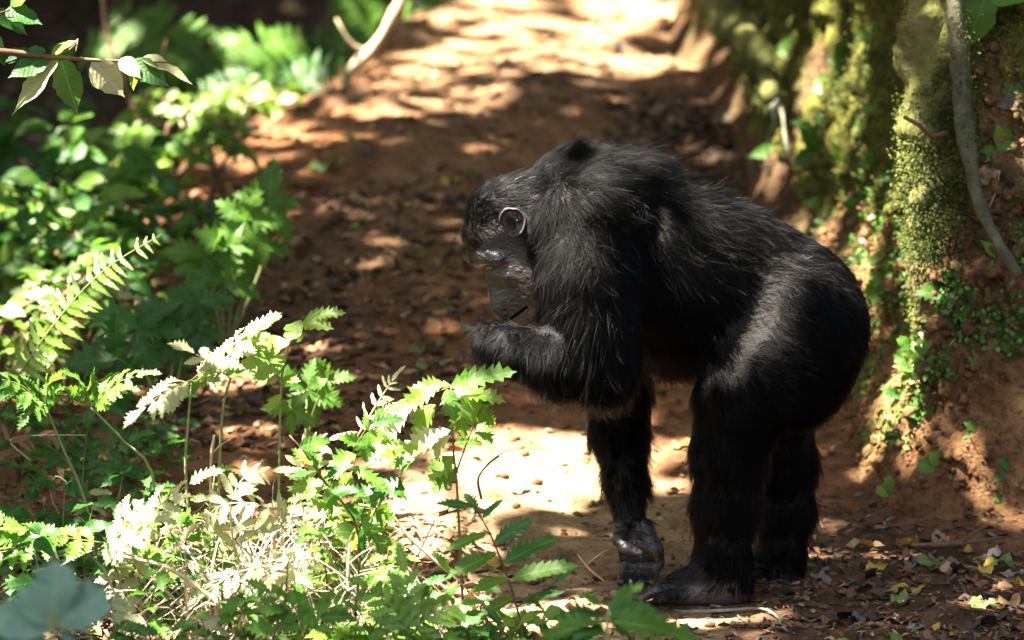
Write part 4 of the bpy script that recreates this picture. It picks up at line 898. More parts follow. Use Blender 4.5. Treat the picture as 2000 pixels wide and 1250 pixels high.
# overhanging branch with drip-tip leaves
c = thing('overhanging_branch', 'overhanging twig with large drip tip leaves in hard sunlight', 'branch', W(-700, 40, -.1))
stem(c, [(spline([W(-700, 40, -.1), W(-300, 70, -.1), W(0, 100, -.08), (W(110, 112, -.06)), W(200, 118, -.06), W(330, 122, -.05)], 24), np.linspace(.010, .0018, 24)), (spline([W(100, 110, -.06), W(140, 95, -.05), W(152, 75, -.05), W(148, 100, -.08)], 8), np.linspace(.0022, .0012, 8)), (spline([W(-200, 78, -.1), W(-60, 40, -.08), W(20, 20, -.08)], 8), np.linspace(.004, .0015, 8))], M_STEMB, 'twig', 6, .2)
for (a, b, x, y, m, up) in [(115, 116, 20, 224, M_PALE, (-.7, -.5, .5)), (118, 114, 152, 224, M_LEAF, (-.1, -.95, .3)), (180, 118, 245, 192, M_PALE, (-.45, -.7, .6)), (235, 115, 275, 150, M_PALE, (-.2, -.7, .7)), (255, 120, 330, 165, M_LEAF_D, (.2, -.8, .3)), (275, 115, 382, 155, M_PALE, (-.3, -.3, .9)), (258, 130, 262, 178, M_LEAF_Y, (.7, -.7, .2)), (95, 110, 15, 148, M_LEAF_D, (.1, -.7, .5)), (100, 105, 148, 75, M_LEAF_Y, (-.1, -.5, .8)), (10, 20, 82, 38, M_LEAF_D, (0, -.6, .6)), (-10, 20, 58, 66, M_LEAF_D, (.2, -.6, .6)), (90, 100, 40, 105, M_LEAF_D, (.2, -.6, .6)), (0, 95, 10, 130, M_LEAF_D, (.3, -.7, .4)), (-30, 60, 12, 92, M_LEAF_D, (.2, -.6, .6)), (20, 10, 70, -30, M_LEAF, (0, -.6, .6)), (60, 100, -10, 120, M_LEAF_D, (0, -.6, .6)), (-10, 190, 10, 220, M_LEAF_D, (0, -.6, .6))][:-1]:
    leaf(c, W(a, b, -.06), W(x, y, -.06 + U(-.04, .02)), 'drip', m, up, 'leaf')  # pale material on some leaves stands in for hard sunlight

# pale bare stick at the bend
c = thing('leaning_stick', 'pale bare stick leaning in sunlight at the path edge', 'stick', W(676, 165, 4.75))
P = spline([tuple(W(*q)) for q in [(672, 190, 4.75), (680, 140, 4.75), (722, 100, 4.75), (755, 55, 4.75), (785, 0, 4.75), (820, -80, 4.75), (830, -220, 4.75)]], 26)
stem(c, [(P, np.linspace(.020, .013, 26))], M_DRY, 'stick', 9, .35); stem(c, [(spline([P[8], P[8] + np.array([-.05, -.02, .03]), P[8] + np.array([-.09, -.02, .10])], 6), np.linspace(.008, .003, 6))], M_DRY, 'side_twig')

# dry stalks and twigs
for (pts_, r_, lab, m_) in [([(940, 975, .2), (934, 935, .2), (955, 905, .2), (975, 890, .2)], .0042, 'crooked dark twig standing in the bright patch', M_STEMB), ([(545, 1260, -.5), (420, 1170, -.45), (330, 1110, -.42), (235, 1085, -.4)], .006, 'long pale slanting dead stalk in the lit tangle', M_DRY), ([(410, 1000, .1), (412, 900, .1), (418, 850, .1)], .004, 'short upright dry stalk behind the lit tangle', M_DRY), ([(890, 1130, -.2), (800, 1050, -.2), (760, 1000, -.2), (700, 985, -.2)], .0035, 'arched pale dead twig over the shaded soil', M_DRY), ([(640, 1180, -.3), (600, 1060, -.3), (550, 990, -.3)], .003, 'thin brown stalk crossing the tangle', M_DRY), ([(685, 1250, -.45), (680, 1120, -.45), (684, 1060, -.45)], .004, 'straight reddish dead stem rising from the front edge', M_DRY), ([(735, 1260, -.5), (770, 1190, -.5), (790, 1150, -.5)], .006, 'short thick straw stalk near the front edge', M_DRY), ([(1315, 1200, -.05), (1420, 1192, -.07), (1500, 1192, -.08), (1545, 1240, -.25)], .0035, 'pale curved root lying on the soil under the heel', M_PROOT), ([(1780, 1065, .45), (1860, 1062, .45), (1960, 1050, .5)], .006, 'brown stick lying at the foot of the bank', M_STEMB), ([(1180, 1135, .12), (1150, 1110, .12), (1128, 1082, .14)], .003, 'small pale twig beside the resting hand', M_DRY)]:
    P = spline([tuple(W(*q)) for q in pts_], 16); gz = ground_z(P[:, 0], P[:, 1]); P[:, 2] = np.maximum(P[:, 2], gz + r_ * .6)
    c = thing('dead_stalk' if m_ is M_DRY else 'twig', lab, 'twig', P[0]); stem(c, [(P, np.linspace(r_, r_ * .55, 16))], m_, 'stalk', 7, .3)
    if m_ is not M_PROOT: stem(c, [(spline([P[9], P[9] + np.array([.02, -.01, .02]), P[9] + np.array([.045, -.01, .035])], 5), np.linspace(r_ * .5, r_ * .2, 5))], m_, 'side_twig', 5)

# seedlings filling the lit undergrowth and its shaded fringe
def small_plant(px, Y, h, mats, nl, L, kinds, label, group=GR_UND):
    c = plant_at('undergrowth_seedling', label, px, Y, 'plant', group); b0 = c.location; top_ = b0 + Vector((U(-.05, .05), U(-.05, .05), h)); P = spline([b0, (b0 + top_) / 2 + Vector((U(-.02, .02), U(-.02, .02), 0)), top_], 9)
    stem(c, [(P, np.linspace(.0028, .001, 9))], random.choice([M_STEM, M_STEMB]), sides=5)
    for k in range(nl):
        b = Vector(P[random.randrange(3, 9)]); a = U(0, 6.28); d = Vector((math.cos(a), math.sin(a), U(-.35, .35))).normalized(); leaf(c, b, b + d * L * U(.6, 1.2), random.choice(kinds), random.choice(mats), (U(-.5, .5), U(-.8, 0), U(.4, 1)))
_MN = {'leaf_mid_green': 'green', 'leaf_yellow_green': 'yellow green', 'leaf_deep_green': 'dark green', 'leaf_pale': 'pale'}
def scatter_small(n, xr, yr, hr, mats, nl, L, kinds, where, group):
    for i in range(n):
        m_ = random.choice(mats); k_ = random.choice(kinds); h = U(*hr); sz = 'short' if h < hr[0] + (hr[1] - hr[0]) * .4 else 'tall'
        small_plant(U(*xr), U(*yr), h, [m_], nl, L, [k_], f'{sz} {_MN[m_.name]} {k_} leaved seedling {where}', group)
scatter_small(48, (200, 760), (-.75, .25), (.06, .22), [M_LEAF, M_LEAF_Y, M_PALE, M_LEAF], 10, .06, ['lobed', 'toothed'], 'in the sunlit tangle beside the path', GR_UND)
scatter_small(34, (-40, 420), (-.9, .9), (.08, .25), [M_LEAF_D, M_LEAF, M_LEAF_D], 10, .065, ['lobed', 'toothed', 'ovate'], 'in the shade under the compound leaved plants', 'shaded seedlings of the undergrowth')
scatter_small(36, (540, 1160), (-.85, -.32), (.03, .12), [M_LEAF, M_LEAF_D, M_LEAF_Y], 8, .058, ['lobed', 'toothed', 'ovate'], 'along the near edge of the path', 'seedlings along the near path edge')

# dead fronds slumped into the tangle
def dead_frond(pts_, n_, L_, label, mi=1):
    c = thing('dead_frond', label, 'dead frond', W(*pts_[0])); compound(c, pix(pts_), n_, L_, 'narrow', M_PALE if mi == 1 else M_DEAD[mi], 58, (-.2, -.5, .8), .5, .1, .0022, True, 'dead_leaflet', M_DRY, .3)
dead_frond([(640, 1010, -.2), (600, 940, -.2), (600, 880, -.2), (640, 860, -.2)], 7, .06, 'bleached dead frond curling up at the edge of the green shrub')
dead_frond([(460, 1090, -.3), (450, 990, -.3), (480, 930, -.3), (530, 920, -.3)], 8, .07, 'bleached dead frond arching over the dry grass')
dead_frond([(560, 1040, -.3), (520, 990, -.32), (440, 985, -.34), (390, 1020, -.35)], 8, .07, 'bleached dead frond lying across the dry grass')
dead_frond([(620, 1160, -.4), (540, 1110, -.42), (460, 1120, -.44), (400, 1160, -.46)], 8, .07, 'bleached dead frond slumped at the near edge of the tangle')
dead_frond([(700, 850, .0), (730, 800, .0), (755, 760, .0), (765, 745, .0)], 6, .04, 'small dry frond glowing white beside the green shrub')
dead_frond([(60, 900, .25), (20, 860, .25), (80, 850, .25), (180, 850, .25)], 8, .05, 'drooping dry frond in the dark gap under the flat topped plant', 0)
dead_frond([(150, 960, .3), (110, 930, .3), (100, 970, .3), (120, 1010, .3)], 6, .05, 'withered brown frond hanging in the dark gap', 0)

pl = plant_at('pinnate_leaf_plant', 'low plant with finely toothed compound leaves at the near edge of the lit tangle', 800, -0.75)
for (pts_, n_) in [([(800, 1240, -.75), (770, 1190, -.74), (720, 1150, -.72)], 5), ([(800, 1240, -.75), (850, 1195, -.74), (900, 1180, -.72)], 5), ([(800, 1240, -.75), (800, 1180, -.72), (790, 1120, -.70)], 5)]: compound(pl, pix(pts_), n_, .06, 'toothed', random.choice([M_LEAF, M_LEAF_Y]), 52, (0, -.65, .75))
pl = plant_at('pinnate_leaf_plant', 'low plant with finely toothed compound leaves under the deep green shrub', 600, -0.7)
for (pts_, n_) in [([(600, 1240, -.7), (570, 1190, -.7), (530, 1160, -.7)], 5), ([(600, 1240, -.7), (640, 1190, -.7), (690, 1170, -.7)], 5)]: compound(pl, pix(pts_), n_, .06, 'toothed', M_LEAF, 52, (0, -.65, .75))
pl = plant_at('pinnate_leaf_plant', 'fine leaved compound plant between the shaded seedlings and the dark gap', 160, 0.35)
for (pts_, n_) in [([(160, 960, .35), (130, 900, .35), (80, 860, .33)], 6), ([(160, 960, .35), (200, 890, .35), (250, 860, .33)], 6), ([(160, 960, .35), (165, 890, .35), (170, 840, .33)], 5)]: compound(pl, pix(pts_), n_, .055, 'toothed', random.choice([M_LEAF, M_LEAF_D]), 55, (0, -.65, .75))
# ------------------------------------------------------------------ mossy tree, roots and small plants of the bank
def bank_pt(px, py):
    """nearest bank surface point seen at this place"""
    d = (FWD + Vector((1, 0, 0)) * ((px - 1000) / FPX) + UPV * ((625 - py) / FPX)).normalized()
    V = BANK_V - np.array(CAM_POS); tt = V @ np.array(d); off = np.linalg.norm(V - tt[:, None] * np.array(d), axis=1)
    m = off < 0.03
    if not m.any(): return BANK_V[off.argmin()], BANK_N[off.argmin()]
    idx = np.where(m)[0][tt[m].argmin()]; return BANK_V[idx], BANK_N[idx]

mt = thing('mossy_tree', 'mossy tree trunk growing on the bank with a grey root running down', 'tree', W(1850, 640, .90))
TRUNK = spline([W(1890, 700, 1.0), W(1872, 560, .93), W(1850, 420, .90), W(1840, 250, .90), W(1838, 100, .91), W(1830, -60, .93), W(1815, -500, .96), (.80, 1.0, 3.2), (.65, 1.0, 5.2)], 70)
stem(mt, [(TRUNK, np.concatenate([np.linspace(.10, .078, 26), np.linspace(.078, .07, 44)]))], M_BARK, 'trunk', 30, .40)
ROOT1 = spline([W(1862, -60, .80), W(1872, 80, .79), W(1882, 200, .78), W(1892, 300, .75), W(1912, 390, .72), W(1945, 465, .68), W(1990, 540, .66)], 40)
stem(mt, [(ROOT1, np.concatenate([np.linspace(.021, .017, 20), np.linspace(.017, .011, 20)]))], M_ROOT, 'root', 14, .45)
stem(mt, [(spline([W(1765, 228, .74), W(1795, 245, .73), W(1820, 265, .74), W(1855, 258, .80)], 14), np.linspace(.0045, .006, 14))], M_STEMB, 'side_root', 7, .2)
def on_bank(px, py, off): return W(px, py, float(bank_pt(px, py)[0][1]) - off)
rt = thing('mossy_root', 'mossy hanging root that splits into two pale strands behind the back', 'root', on_bank(1500, 330, .05))
ROOT2 = spline([on_bank(1400, 5, .0), on_bank(1430, 40, .02), on_bank(1460, 80, .04), on_bank(1488, 130, .06), on_bank(1508, 190, .07)], 26)
stem(rt, [(ROOT2, np.linspace(.055, .020, 26))], M_BARK, 'root', 16, .6)
stem(rt, [(spline([on_bank(1506, 180, .07), on_bank(1514, 230, .06), on_bank(1500, 280, .05), on_bank(1498, 340, .04)], 16), np.linspace(.010, .004, 16))], M_PROOT, 'pale_strand', 9, .4)
stem(rt, [(spline([on_bank(1508, 180, .07), on_bank(1526, 215, .07), on_bank(1532, 260, .06), on_bank(1540, 310, .05)], 16), np.linspace(.008, .003, 16))], M_PROOT, 'pale_strand', 9, .4)

# hanging fine roots
for (px, py, L) in [(1565, 120, 120), (1545, 200, 90), (1990, 820, 130), (1975, 300, 110), (1880, 590, 70), (1700, 900, 60)]:
    p0, n0 = bank_pt(px, py); p0 = Vector(p0) + Vector(n0) * .015; c = thing('fine_root', 'fine hanging rootlet on the mossy bank', 'root', p0, 'fine rootlets of the bank')
    stem(c, [(spline([p0, p0 + Vector((U(-.01, .01), -.01, -L / 2000)), p0 + Vector((U(-.03, .03), -.005, -L / 1000))], 9), np.linspace(.0022, .001, 9))], M_DRY, 'strand', 5)

# bank seedlings
BS = [(1700, 235, 3, .075, 'toothed', M_LEAF_Y, 'bright toothed seedling leaning from the mossy bank by the twig'), (1760, 195, 3, .05, 'ovate', M_LEAF_D, 'dark seedling above the side root'), (1850, 335, 5, .045, 'lobed', M_LEAF_D, 'lobed seedling hanging on the trunk'), (1865, 365, 4, .04, 'lobed', M_LEAF_D, 'second lobed seedling lower on the trunk'), (1970, 275, 6, .035, 'round', M_LEAF, 'round leaved seedling in the hollow right of the root'), (1895, 30, 3, .08, 'ovate', M_LEAF_D, 'drooping dark leaves at the top of the trunk'), (1930, 110, 3, .085, 'drip', M_LEAF_D, 'long dark hanging leaves beside the root'), (1965, 130, 2, .085, 'toothed', M_LEAF, 'long mossy hanging leaf in the hollow'), (1750, 570, 4, .07, 'toothed', M_LEAF, 'green seedling at the bare earth edge'), (1960, 460, 4, .05, 'toothed', M_LEAF, 'seedling at the lower end of the grey root'), (1600, 140, 2, .05, 'round', M_LEAF_Y, 'yellow green leaf pair on the shaded moss'), (1530, 75, 2, .05, 'round', M_LEAF, 'single round green leaf high on the moss'), (1670, 200, 4, .04, 'lobed', M_LEAF, 'small green sprig on the left mossy face'), (1690, 500, 3, .045, 'ovate', M_LEAF_Y, 'yellow seedling low on the mossy face'), (1640, 730, 4, .04, 'toothed', M_LEAF, 'low seedling behind the rump'), (1720, 740, 5, .04, 'toothed', M_LEAF, 'seedling on the slope behind the rump'), (1560, 330, 4, .045, 'ovate', M_LEAF, 'seedling beside the pale root strands'), (1480, 320, 3, .05, 'ovate', M_LEAF, 'seedling left of the pale root strands'), (1870, 600, 3, .05, 'lobed', M_LEAF, 'fresh lobed leaf on the dark moss'), (1985, 1000, 4, .06, 'narrow', M_LEAF, 'narrow leaved seedling at the foot of the bank'), (1970, 640, 5, .035, 'toothed', M_LEAF, 'seedling among the ground cover of the bank'), (1700, 640, 4, .045, 'toothed', M_LEAF_Y, 'fresh seedling on the orange slope'), (1620, 430, 3, .04, 'ovate', M_LEAF, 'little seedling on the yellow moss')]
for (px, py, n_, L, kd, m_, lab) in BS:
    p0, n0 = bank_pt(px, py); p0 = Vector(p0); n0 = Vector(n0); c = thing('bank_seedling', lab, 'plant', p0); e = p0 + n0 * .05 + Vector((U(-.02, .02), 0, .04)); stem(c, [(spline([p0 - n0 * .01, p0 + n0 * .03, e], 6), np.linspace(.002, .001, 6))], M_STEM, sides=5)
    sc_ = (e.y + 10) / 10
    for k in range(n_):
        a = 2 * math.pi * (k + U(-.2, .2)) / n_ + .5; d = Vector((math.cos(a), -.25, math.sin(a) * .7 - .25)).normalized(); leaf(c, e, e + d * L * 1.25 * sc_ * U(.8, 1.2), kd, M_LEAF if m_ is M_LEAF_D else m_, (U(-.3, .3), -.85, .5))

_bw = ['on the mossy face', 'on the slope behind the rump', 'low on the orange earth', 'near the grey root']
for i in range(46):
    if i < 18: px, py, wi = U(1560, 1760), U(60, 480), 0
    elif i < 36: px, py, wi = U(1600, 1830), U(500, 850), 1
    elif i < 40: px, py, wi = U(1720, 1990), U(820, 960), 2
    else: px, py, wi = U(1890, 1995), U(60, 560), 3
    p0, n0 = bank_pt(px, py); p0 = Vector(p0); n0 = Vector(n0); m_ = random.choice([M_LEAF, M_LEAF_Y, M_LEAF_D]); kd = random.choice(['toothed', 'ovate', 'lobed', 'round']); n_ = random.randrange(3, 7); L = U(.02, .05)
    c = thing('tiny_seedling', f'{"small" if L < .035 else "larger"} {_MN[m_.name]} seedling with {n_} {kd} leaves {_bw[wi]}', 'plant', p0, 'tiny seedlings of the bank'); e = p0 + n0 * .025 + Vector((U(-.01, .01), 0, .025)); stem(c, [(spline([p0 - n0 * .01, p0 + n0 * .015, e], 5), np.linspace(.0014, .0008, 5))], M_STEM, sides=5)
    for k in range(n_):
        a = 2 * math.pi * (k + U(-.3, .3)) / n_; d = Vector((math.cos(a), -.3, math.sin(a) * .7 - .1)).normalized(); leaf(c, e, e + d * L * (e.y + 10) / 10 * U(.7, 1.2), kd, m_, (U(-.4, .4), -.8, .5))
DB = ['pinned on the mossy bank', 'on the slope behind the rump', 'in the hollow beside the grey root']
for i in range(34):
    px, py, wi = (U(1520, 1800), U(80, 520), 0) if i < 10 else (U(1590, 1800), U(520, 860), 1) if i < 26 else (U(1930, 1995), U(120, 520), 2); mi = random.choice([0, 0, 1, 2, 3])
    p0, n0 = bank_pt(px, py); p0 = Vector(p0) + Vector(n0) * .012; o = bpy.data.objects.new('fallen_leaf', LM('fallen', M_DEAD[mi], random.randrange(4))); COL.objects.link(o)
    d = Vector((U(-1, 1), U(-.5, .5), U(-1, .3))); d = (d - Vector(n0) * d.dot(Vector(n0))).normalized(); place(o, p0, p0 + d * U(.03, .075), Vector(n0) + Vector((U(-.4, .4), U(-.4, .4), U(-.4, .4)))); tag(o, f'{["brown", "tan", "dark", "grey"][mi]} dead leaf {DB[wi]}', 'leaf', 'dead leaves caught on the bank')

# moss tufts and creeping cover: nobody could count them
def blades(name, idx, nb, lo, hi, wid, mat, label, droopy=.5, parent=None):
    n_ = len(idx) * nb; P = np.repeat(BANK_V[idx], nb, 0) + rng.normal(0, .010, (n_, 3)); N = np.repeat(BANK_N[idx], nb, 0)
    d = N * 0.8 + rng.normal(0, .6, (n_, 3)) + np.array([0, 0, -droopy]); d /= np.linalg.norm(d, axis=1)[:, None]; L = rng.uniform(lo, hi, n_)[:, None]
    s = np.cross(d, rng.normal(0, 1, (n_, 3))); s /= np.linalg.norm(s, axis=1)[:, None]; s *= wid * L
    V = np.stack([P, P + d * L * .5 + s, P + d * L, P + d * L * .5 - s], 1).reshape(-1, 3)
    o = obj(name, mesh_of(name, V, np.arange(n_ * 4).reshape(-1, 4), False), mat); tag(o, label, name.replace('_', ' ').split()[0], kind='stuff'); return o
vis = (BANK_V[:, 0] < 1.25) & (BANK_V[:, 1] < 6.2) & (BANK_V[:, 2] < 1.9) & (BANK_H > .02)
w_ = np.where(vis & (BANK_MOSS > .28), BANK_MOSS, 0) * (1.4 - .13 * np.clip(BANK_V[:, 1], 0, 6)); w_ /= w_.sum()
M_MOSS = rough_material('moss', [(0.34, (0.016, 0.026, 0.005)), (0.5, (0.045, 0.060, 0.010)), (0.66, (0.105, 0.115, 0.022))], 5, .2, .002, .8, .2)
blades('moss_tufts', rng.choice(len(BANK_V), 26000, p=w_), 5, .004, .015, .24, M_MOSS, 'yellow green moss growing over the earth bank')
right = vis & (BANK_V[:, 1] < .80) & (BANK_V[:, 0] > .86); hb = BANK_H
w2 = np.where(right & (hb > .28), np.exp(-((hb - .45) / .16) ** 2), 0) + np.where(vis & (BANK_V[:, 1] > .8) & (BANK_V[:, 1] < 2.2) & (hb > .05) & (hb < .4), .25, 0); w2 *= (fbm(BANK_V * 6, 3, 91) > -.05); w2 /= w2.sum()
def tube_points(P, r0, r1, n, face=(0, -1, .2)):
    i = rng.integers(0, len(P) - 1, n); q = rng.random(n)[:, None]; c = P[i] * (1 - q) + P[i + 1] * q; d = rng.normal(0, 1, (n, 3)) + np.array(face); t_ = P[i + 1] - P[i]; t_ /= np.linalg.norm(t_, axis=1)[:, None]
    d -= (d * t_).sum(1)[:, None] * t_; d /= np.linalg.norm(d, axis=1)[:, None]; r = (r0 + (r1 - r0) * i / len(P))[:, None]; return c + d * r, d
_bv, _bn = BANK_V, BANK_N
tp = [tube_points(TRUNK[:44], .10, .076, 9000), tube_points(ROOT2, .065, .024, 2200), tube_points(ROOT1[:24], .027, .021, 260)]
BANK_V = np.vstack([a_[0] for a_ in tp]); BANK_N = np.vstack([a_[1] for a_ in tp]); mk = fbm(BANK_V * 7, 3, 95) > -.12
blades('moss_cushions', np.where(mk)[0], 6, .003, .010, .22, M_MOSS, 'moss hanging on the trunk and the roots')
BANK_V, BANK_N = _bv, _bn
M_COVER = rough_material('creeping_cover', [(0.34, (0.018, 0.055, 0.010)), (0.5, (0.05, 0.13, 0.018)), (0.66, (0.10, 0.21, 0.03))], 30, .2, .002, .5, .35)
blades('creeping_plants', rng.choice(len(BANK_V), 2600, p=w2), 5, .008, .018, .42, M_COVER, 'tiny leaved creeping ground cover on the shaded bank')

# ------------------------------------------------------------------ fallen leaves, litter, stones
def on_view(x, y, m=.1): return abs(x) < (10 + y) * .0995 + m
GF = 'fallen leaves on the path'
CLR = ['brown curled', 'tan dry', 'dark rotting', 'grey dry', 'yellow', 'dull green']
def whereabouts(x, y):
    if x > .55 and y < .7: return 'in the litter at the foot of the bank'
    if y > 3.0: return 'high on the upper path'
    if y > 1.5: return 'on the shaded slope behind the forearm' if x < .2 else 'in the hollow behind the back'
    if y > .4: return 'on the bright patch beside the standing arm' if x < .3 else 'behind the hind legs'
    if x < -.15: return 'under the lit undergrowth'
    return 'on the earth just before the feet'
def fallen(x, y, L, mi, label=None, yaw=None, group=True):
    z = float(ground_z(np.array([x]), np.array([y]))[0]) + .006; a = yaw if yaw is not None else U(0, 6.28)
    o = bpy.data.objects.new('fallen_leaf', LM('fallen', M_DEAD[mi], random.randrange(4))); COL.objects.link(o); sl = .15 * (y > .5)
    d = Vector((math.cos(a), math.sin(a), math.sin(a) * sl + U(-.12, .28))).normalized(); b = Vector((x, y, z)) - d * L * .5; b.z = max(b.z, z - .002)
    place(o, b, b + d * L, (U(-.5, .5), U(-.6, .3), 1)); tag(o, label or f'{"small" if L < .05 else "medium" if L < .068 else "large"} {CLR[mi]} fallen leaf {whereabouts(x, y)}', 'leaf', GF if group else None); return o
for (px, Y, L, mi, lab) in [(640, 3.72, .11, 5, 'long yellow green fallen leaf alone on the bare slope'), (880, 3.55, .06, 4, 'yellow fallen leaf up the slope before the forehead'), (932, 3.6, .05, 5, 'small bright green fallen leaf next to the yellow one'), (705, 3.0, .05, 5, 'small olive leaf on the shaded slope'), (1330, 1.15, .05, 4, 'round yellow leaf behind the standing arm'), (830, 1.9, .09, 5, 'long olive leaf lying below the muzzle'), (1180, 0.02, .06, 1, 'orange brown leaf fragment by the fingertips'), (1830, .38, .09, 5, 'flat mottled green leaf at the foot of the bank'), (1880, .30, .11, 3, 'wide grey dead leaf at the foot of the bank')]:
    X = (px - 1000) / FPX * (Y + 10) / FWD.y; fallen(X, Y, L, mi, lab, U(-.4, .6), False)
cnt_ = 0
while cnt_ < 250:
    y = -.6 + 6.0 * random.random() ** 1.9; x = U(-1.1, 1.0); bxl = np.interp(y, bl[::-1, 1] if bl[0, 1] > bl[-1, 1] else bl[:, 1], bl[::-1, 0] if bl[0, 1] > bl[-1, 1] else bl[:, 0])
    if not on_view(x, y) or x > bxl - .02 or (y > .3 and x < edge_x(y)): continue
    if .18 < x < .60 and -.12 < y < .36: continue
    if ((x - .02) / .28) ** 2 + ((y - .8) / .45) ** 2 < 1 and random.random() < .8: continue
    fallen(x, y, U(.035, .085), random.choices(range(6), [5, 4, 4, 3, 1, 1.2])[0]); cnt_ += 1
for k in range(70):                                               # drift of litter at the foot of the bank
    q = U(0, 1); x = .50 + q * .6 + U(-.1, .05); y = U(-.35, .55) if x > .6 else U(.35, .6); fallen(x, y, U(.04, .09), random.choices(range(6), [5, 3, 6, 2, .4, 2])[0])

# crumbs of litter and clods: joined
def litter(n, xr, yr, lo, hi, name, label, mats, dens=None):
    V = []; Fi = []; MI = []
    xs = rng.uniform(*xr, n * 3); ys = yr[0] + (yr[1] - yr[0]) * rng.random(n * 3) ** 1.4
    ok = np.abs(xs) < (10 + ys) * .0995 + .15
    if dens is not None: ok &= dens(xs, ys)
    xs = xs[ok][:n]; ys = ys[ok][:n]; zs = ground_z(xs, ys) + .003; n = len(xs)
    L = rng.uniform(lo, hi, n); a = rng.uniform(0, 6.28, n); wd = L * rng.uniform(.12, .55, n); tl = rng.normal(.03, .13, n)
    dx = np.stack([np.cos(a), np.sin(a), tl + .15 * np.sin(a)], 1) * (L / 2)[:, None]; sx = np.stack([-np.sin(a), np.cos(a), rng.normal(.05, .25, n)], 1) * (wd / 2)[:, None]
    C = np.stack([xs, ys, zs + .25 * np.abs(sx[:, 2]) + .5 * np.abs(dx[:, 2])], 1)
    up = np.zeros((n, 3)); up[:, 2] = L * rng.normal(.08, .12, n)
    bend = L * rng.normal(.0, .10, n); zb = np.zeros((n, 3)); zb[:, 2] = bend; asym = rng.uniform(.55, 1.0, (n, 1))
    V = np.stack([C - dx, C - dx * .35 + zb, C + dx * .3 + zb, C + dx,
                  C - dx * .62 + sx * .75 + up * .4, C - dx * .05 + sx + up, C + dx * .52 + sx * .62 + up * .6,
                  C - dx * .62 - sx * .75 * asym + up * .3, C - dx * .05 - sx * asym + up, C + dx * .52 - sx * .62 * asym + up * .5], 1).reshape(-1, 3)
    f = np.arange(n)[:, None] * 10
    F4 = np.concatenate([f + np.array([q_]) for q_ in ([0, 1, 5, 4], [1, 2, 6, 5], [0, 7, 8, 1], [1, 8, 9, 2])]); F3 = np.concatenate([f + np.array([[2, 3, 6]]), f + np.array([[2, 9, 3]])])
    F4 = np.concatenate([F4, np.concatenate([F3, F3[:, 2:3]], 1)])
    me = bpy.data.meshes.new(name); fl_ = [tuple(q_) if q_[2] != q_[3] else tuple(q_[:3]) for q_ in F4.tolist()]; me.from_pydata(V.tolist(), [], fl_); me.update(); me.polygons.foreach_set('use_smooth', np.ones(len(fl_), dtype=bool))
    for m_ in mats: me.materials.append(m_)
    me.polygons.foreach_set('material_index', np.tile(rng.integers(0, len(mats), n), 6).astype(np.int32))
    o = bpy.data.objects.new(name, me); COL.objects.link(o); tag(o, label, 'litter', kind='stuff'); return o
def LMAT(nm, a, b): return rough_material(nm, [(0.35, a), (0.65, b)], 30, .3, .003, .75, .25)
LMS = [LMAT('litter_brown', (.06, .028, .014), (.19, .095, .045)), LMAT('litter_tan', (.20, .12, .06), (.38, .25, .13)), LMAT('litter_dark', (.018, .012, .008), (.06, .04, .028)), LMAT('litter_grey', (.06, .048, .037), (.16, .125, .092))]
litter(9000, (-1.5, 1.2), (-.9, 5.5), .006, .030, 'leaf_litter', 'crumbled brown leaf litter strewn over the path', LMS, lambda x, y: rng.random(len(x)) > .97 * np.exp(-((x - .02) / .30) ** 4 - ((y - .8) / .5) ** 4))
litter(1900, (.40, 1.2), (-.6, .75), .006, .036, 'bank_litter', 'thick dark leaf litter along the foot of the bank', [LMS[0], LMS[2], LMS[2], LMS[0], LMS[3]])
litter(2500, (.25, .75), (1.6, 4.6), .015, .06, 'hollow_litter', 'dark leaf litter in the hollow between path and bank', [LMS[0], LMS[2], LMS[2], LMS[3]])
litter(5000, (-1.4, -.05), (-.95, .7), .012, .055, 'undergrowth_litter', 'pale dead leaf litter under the lit undergrowth', [LMS[1], LMS[1], LMS[0], LMS[3]])
litter(3200, (-1.1, -.1), (1.1, 3.6), .012, .05, 'shaded_litter', 'brown litter on the shaded left part of the path', [LMS[0], LMS[2], LMS[0], LMS[1]])
# clods
def clods(n, name, label):
    ico = bmesh.new(); bmesh.ops.create_icosphere(ico, subdivisions=1, radius=1); bv = np.array([v.co[:] for v in ico.verts]); bf = np.array([[v.index for v in f.verts] for f in ico.faces]); ico.free()
    xs = rng.uniform(-1.3, .75, n * 2); ys = -.8 + 6.6 * rng.random(n * 2) ** 1.2; ok = (np.abs(xs) < (10 + ys) * .0995 + .1) & ((xs > edge_x(ys) - .1) | (ys < 0)); xs = xs[ok][:n]; ys = ys[ok][:n]; n = len(xs)
    s = .0022 + .010 * rng.random(n) ** 5 * (1 + .12 * np.clip(ys, 0, 6)); zs = ground_z(xs, ys) + s * .2
    V = bv[None] * s[:, None, None] * np.stack([rng.uniform(.7, 1.5, n), rng.uniform(.7, 1.4, n), rng.uniform(.45, .9, n)], 1)[:, None, :] * (1 + rng.normal(0, .12, (n, len(bv), 1))) + np.stack([xs, ys, zs], 1)[:, None, :]
    F3 = (bf[None] + np.arange(n)[:, None, None] * len(bv)).reshape(-1, 3); o = obj(name, mesh_of(name, V.reshape(-1, 3), F3), M_SOIL); tag(o, label, 'soil', kind='stuff')
clods(4500, 'soil_clods', 'loose crumbs and clods of red earth on the path')
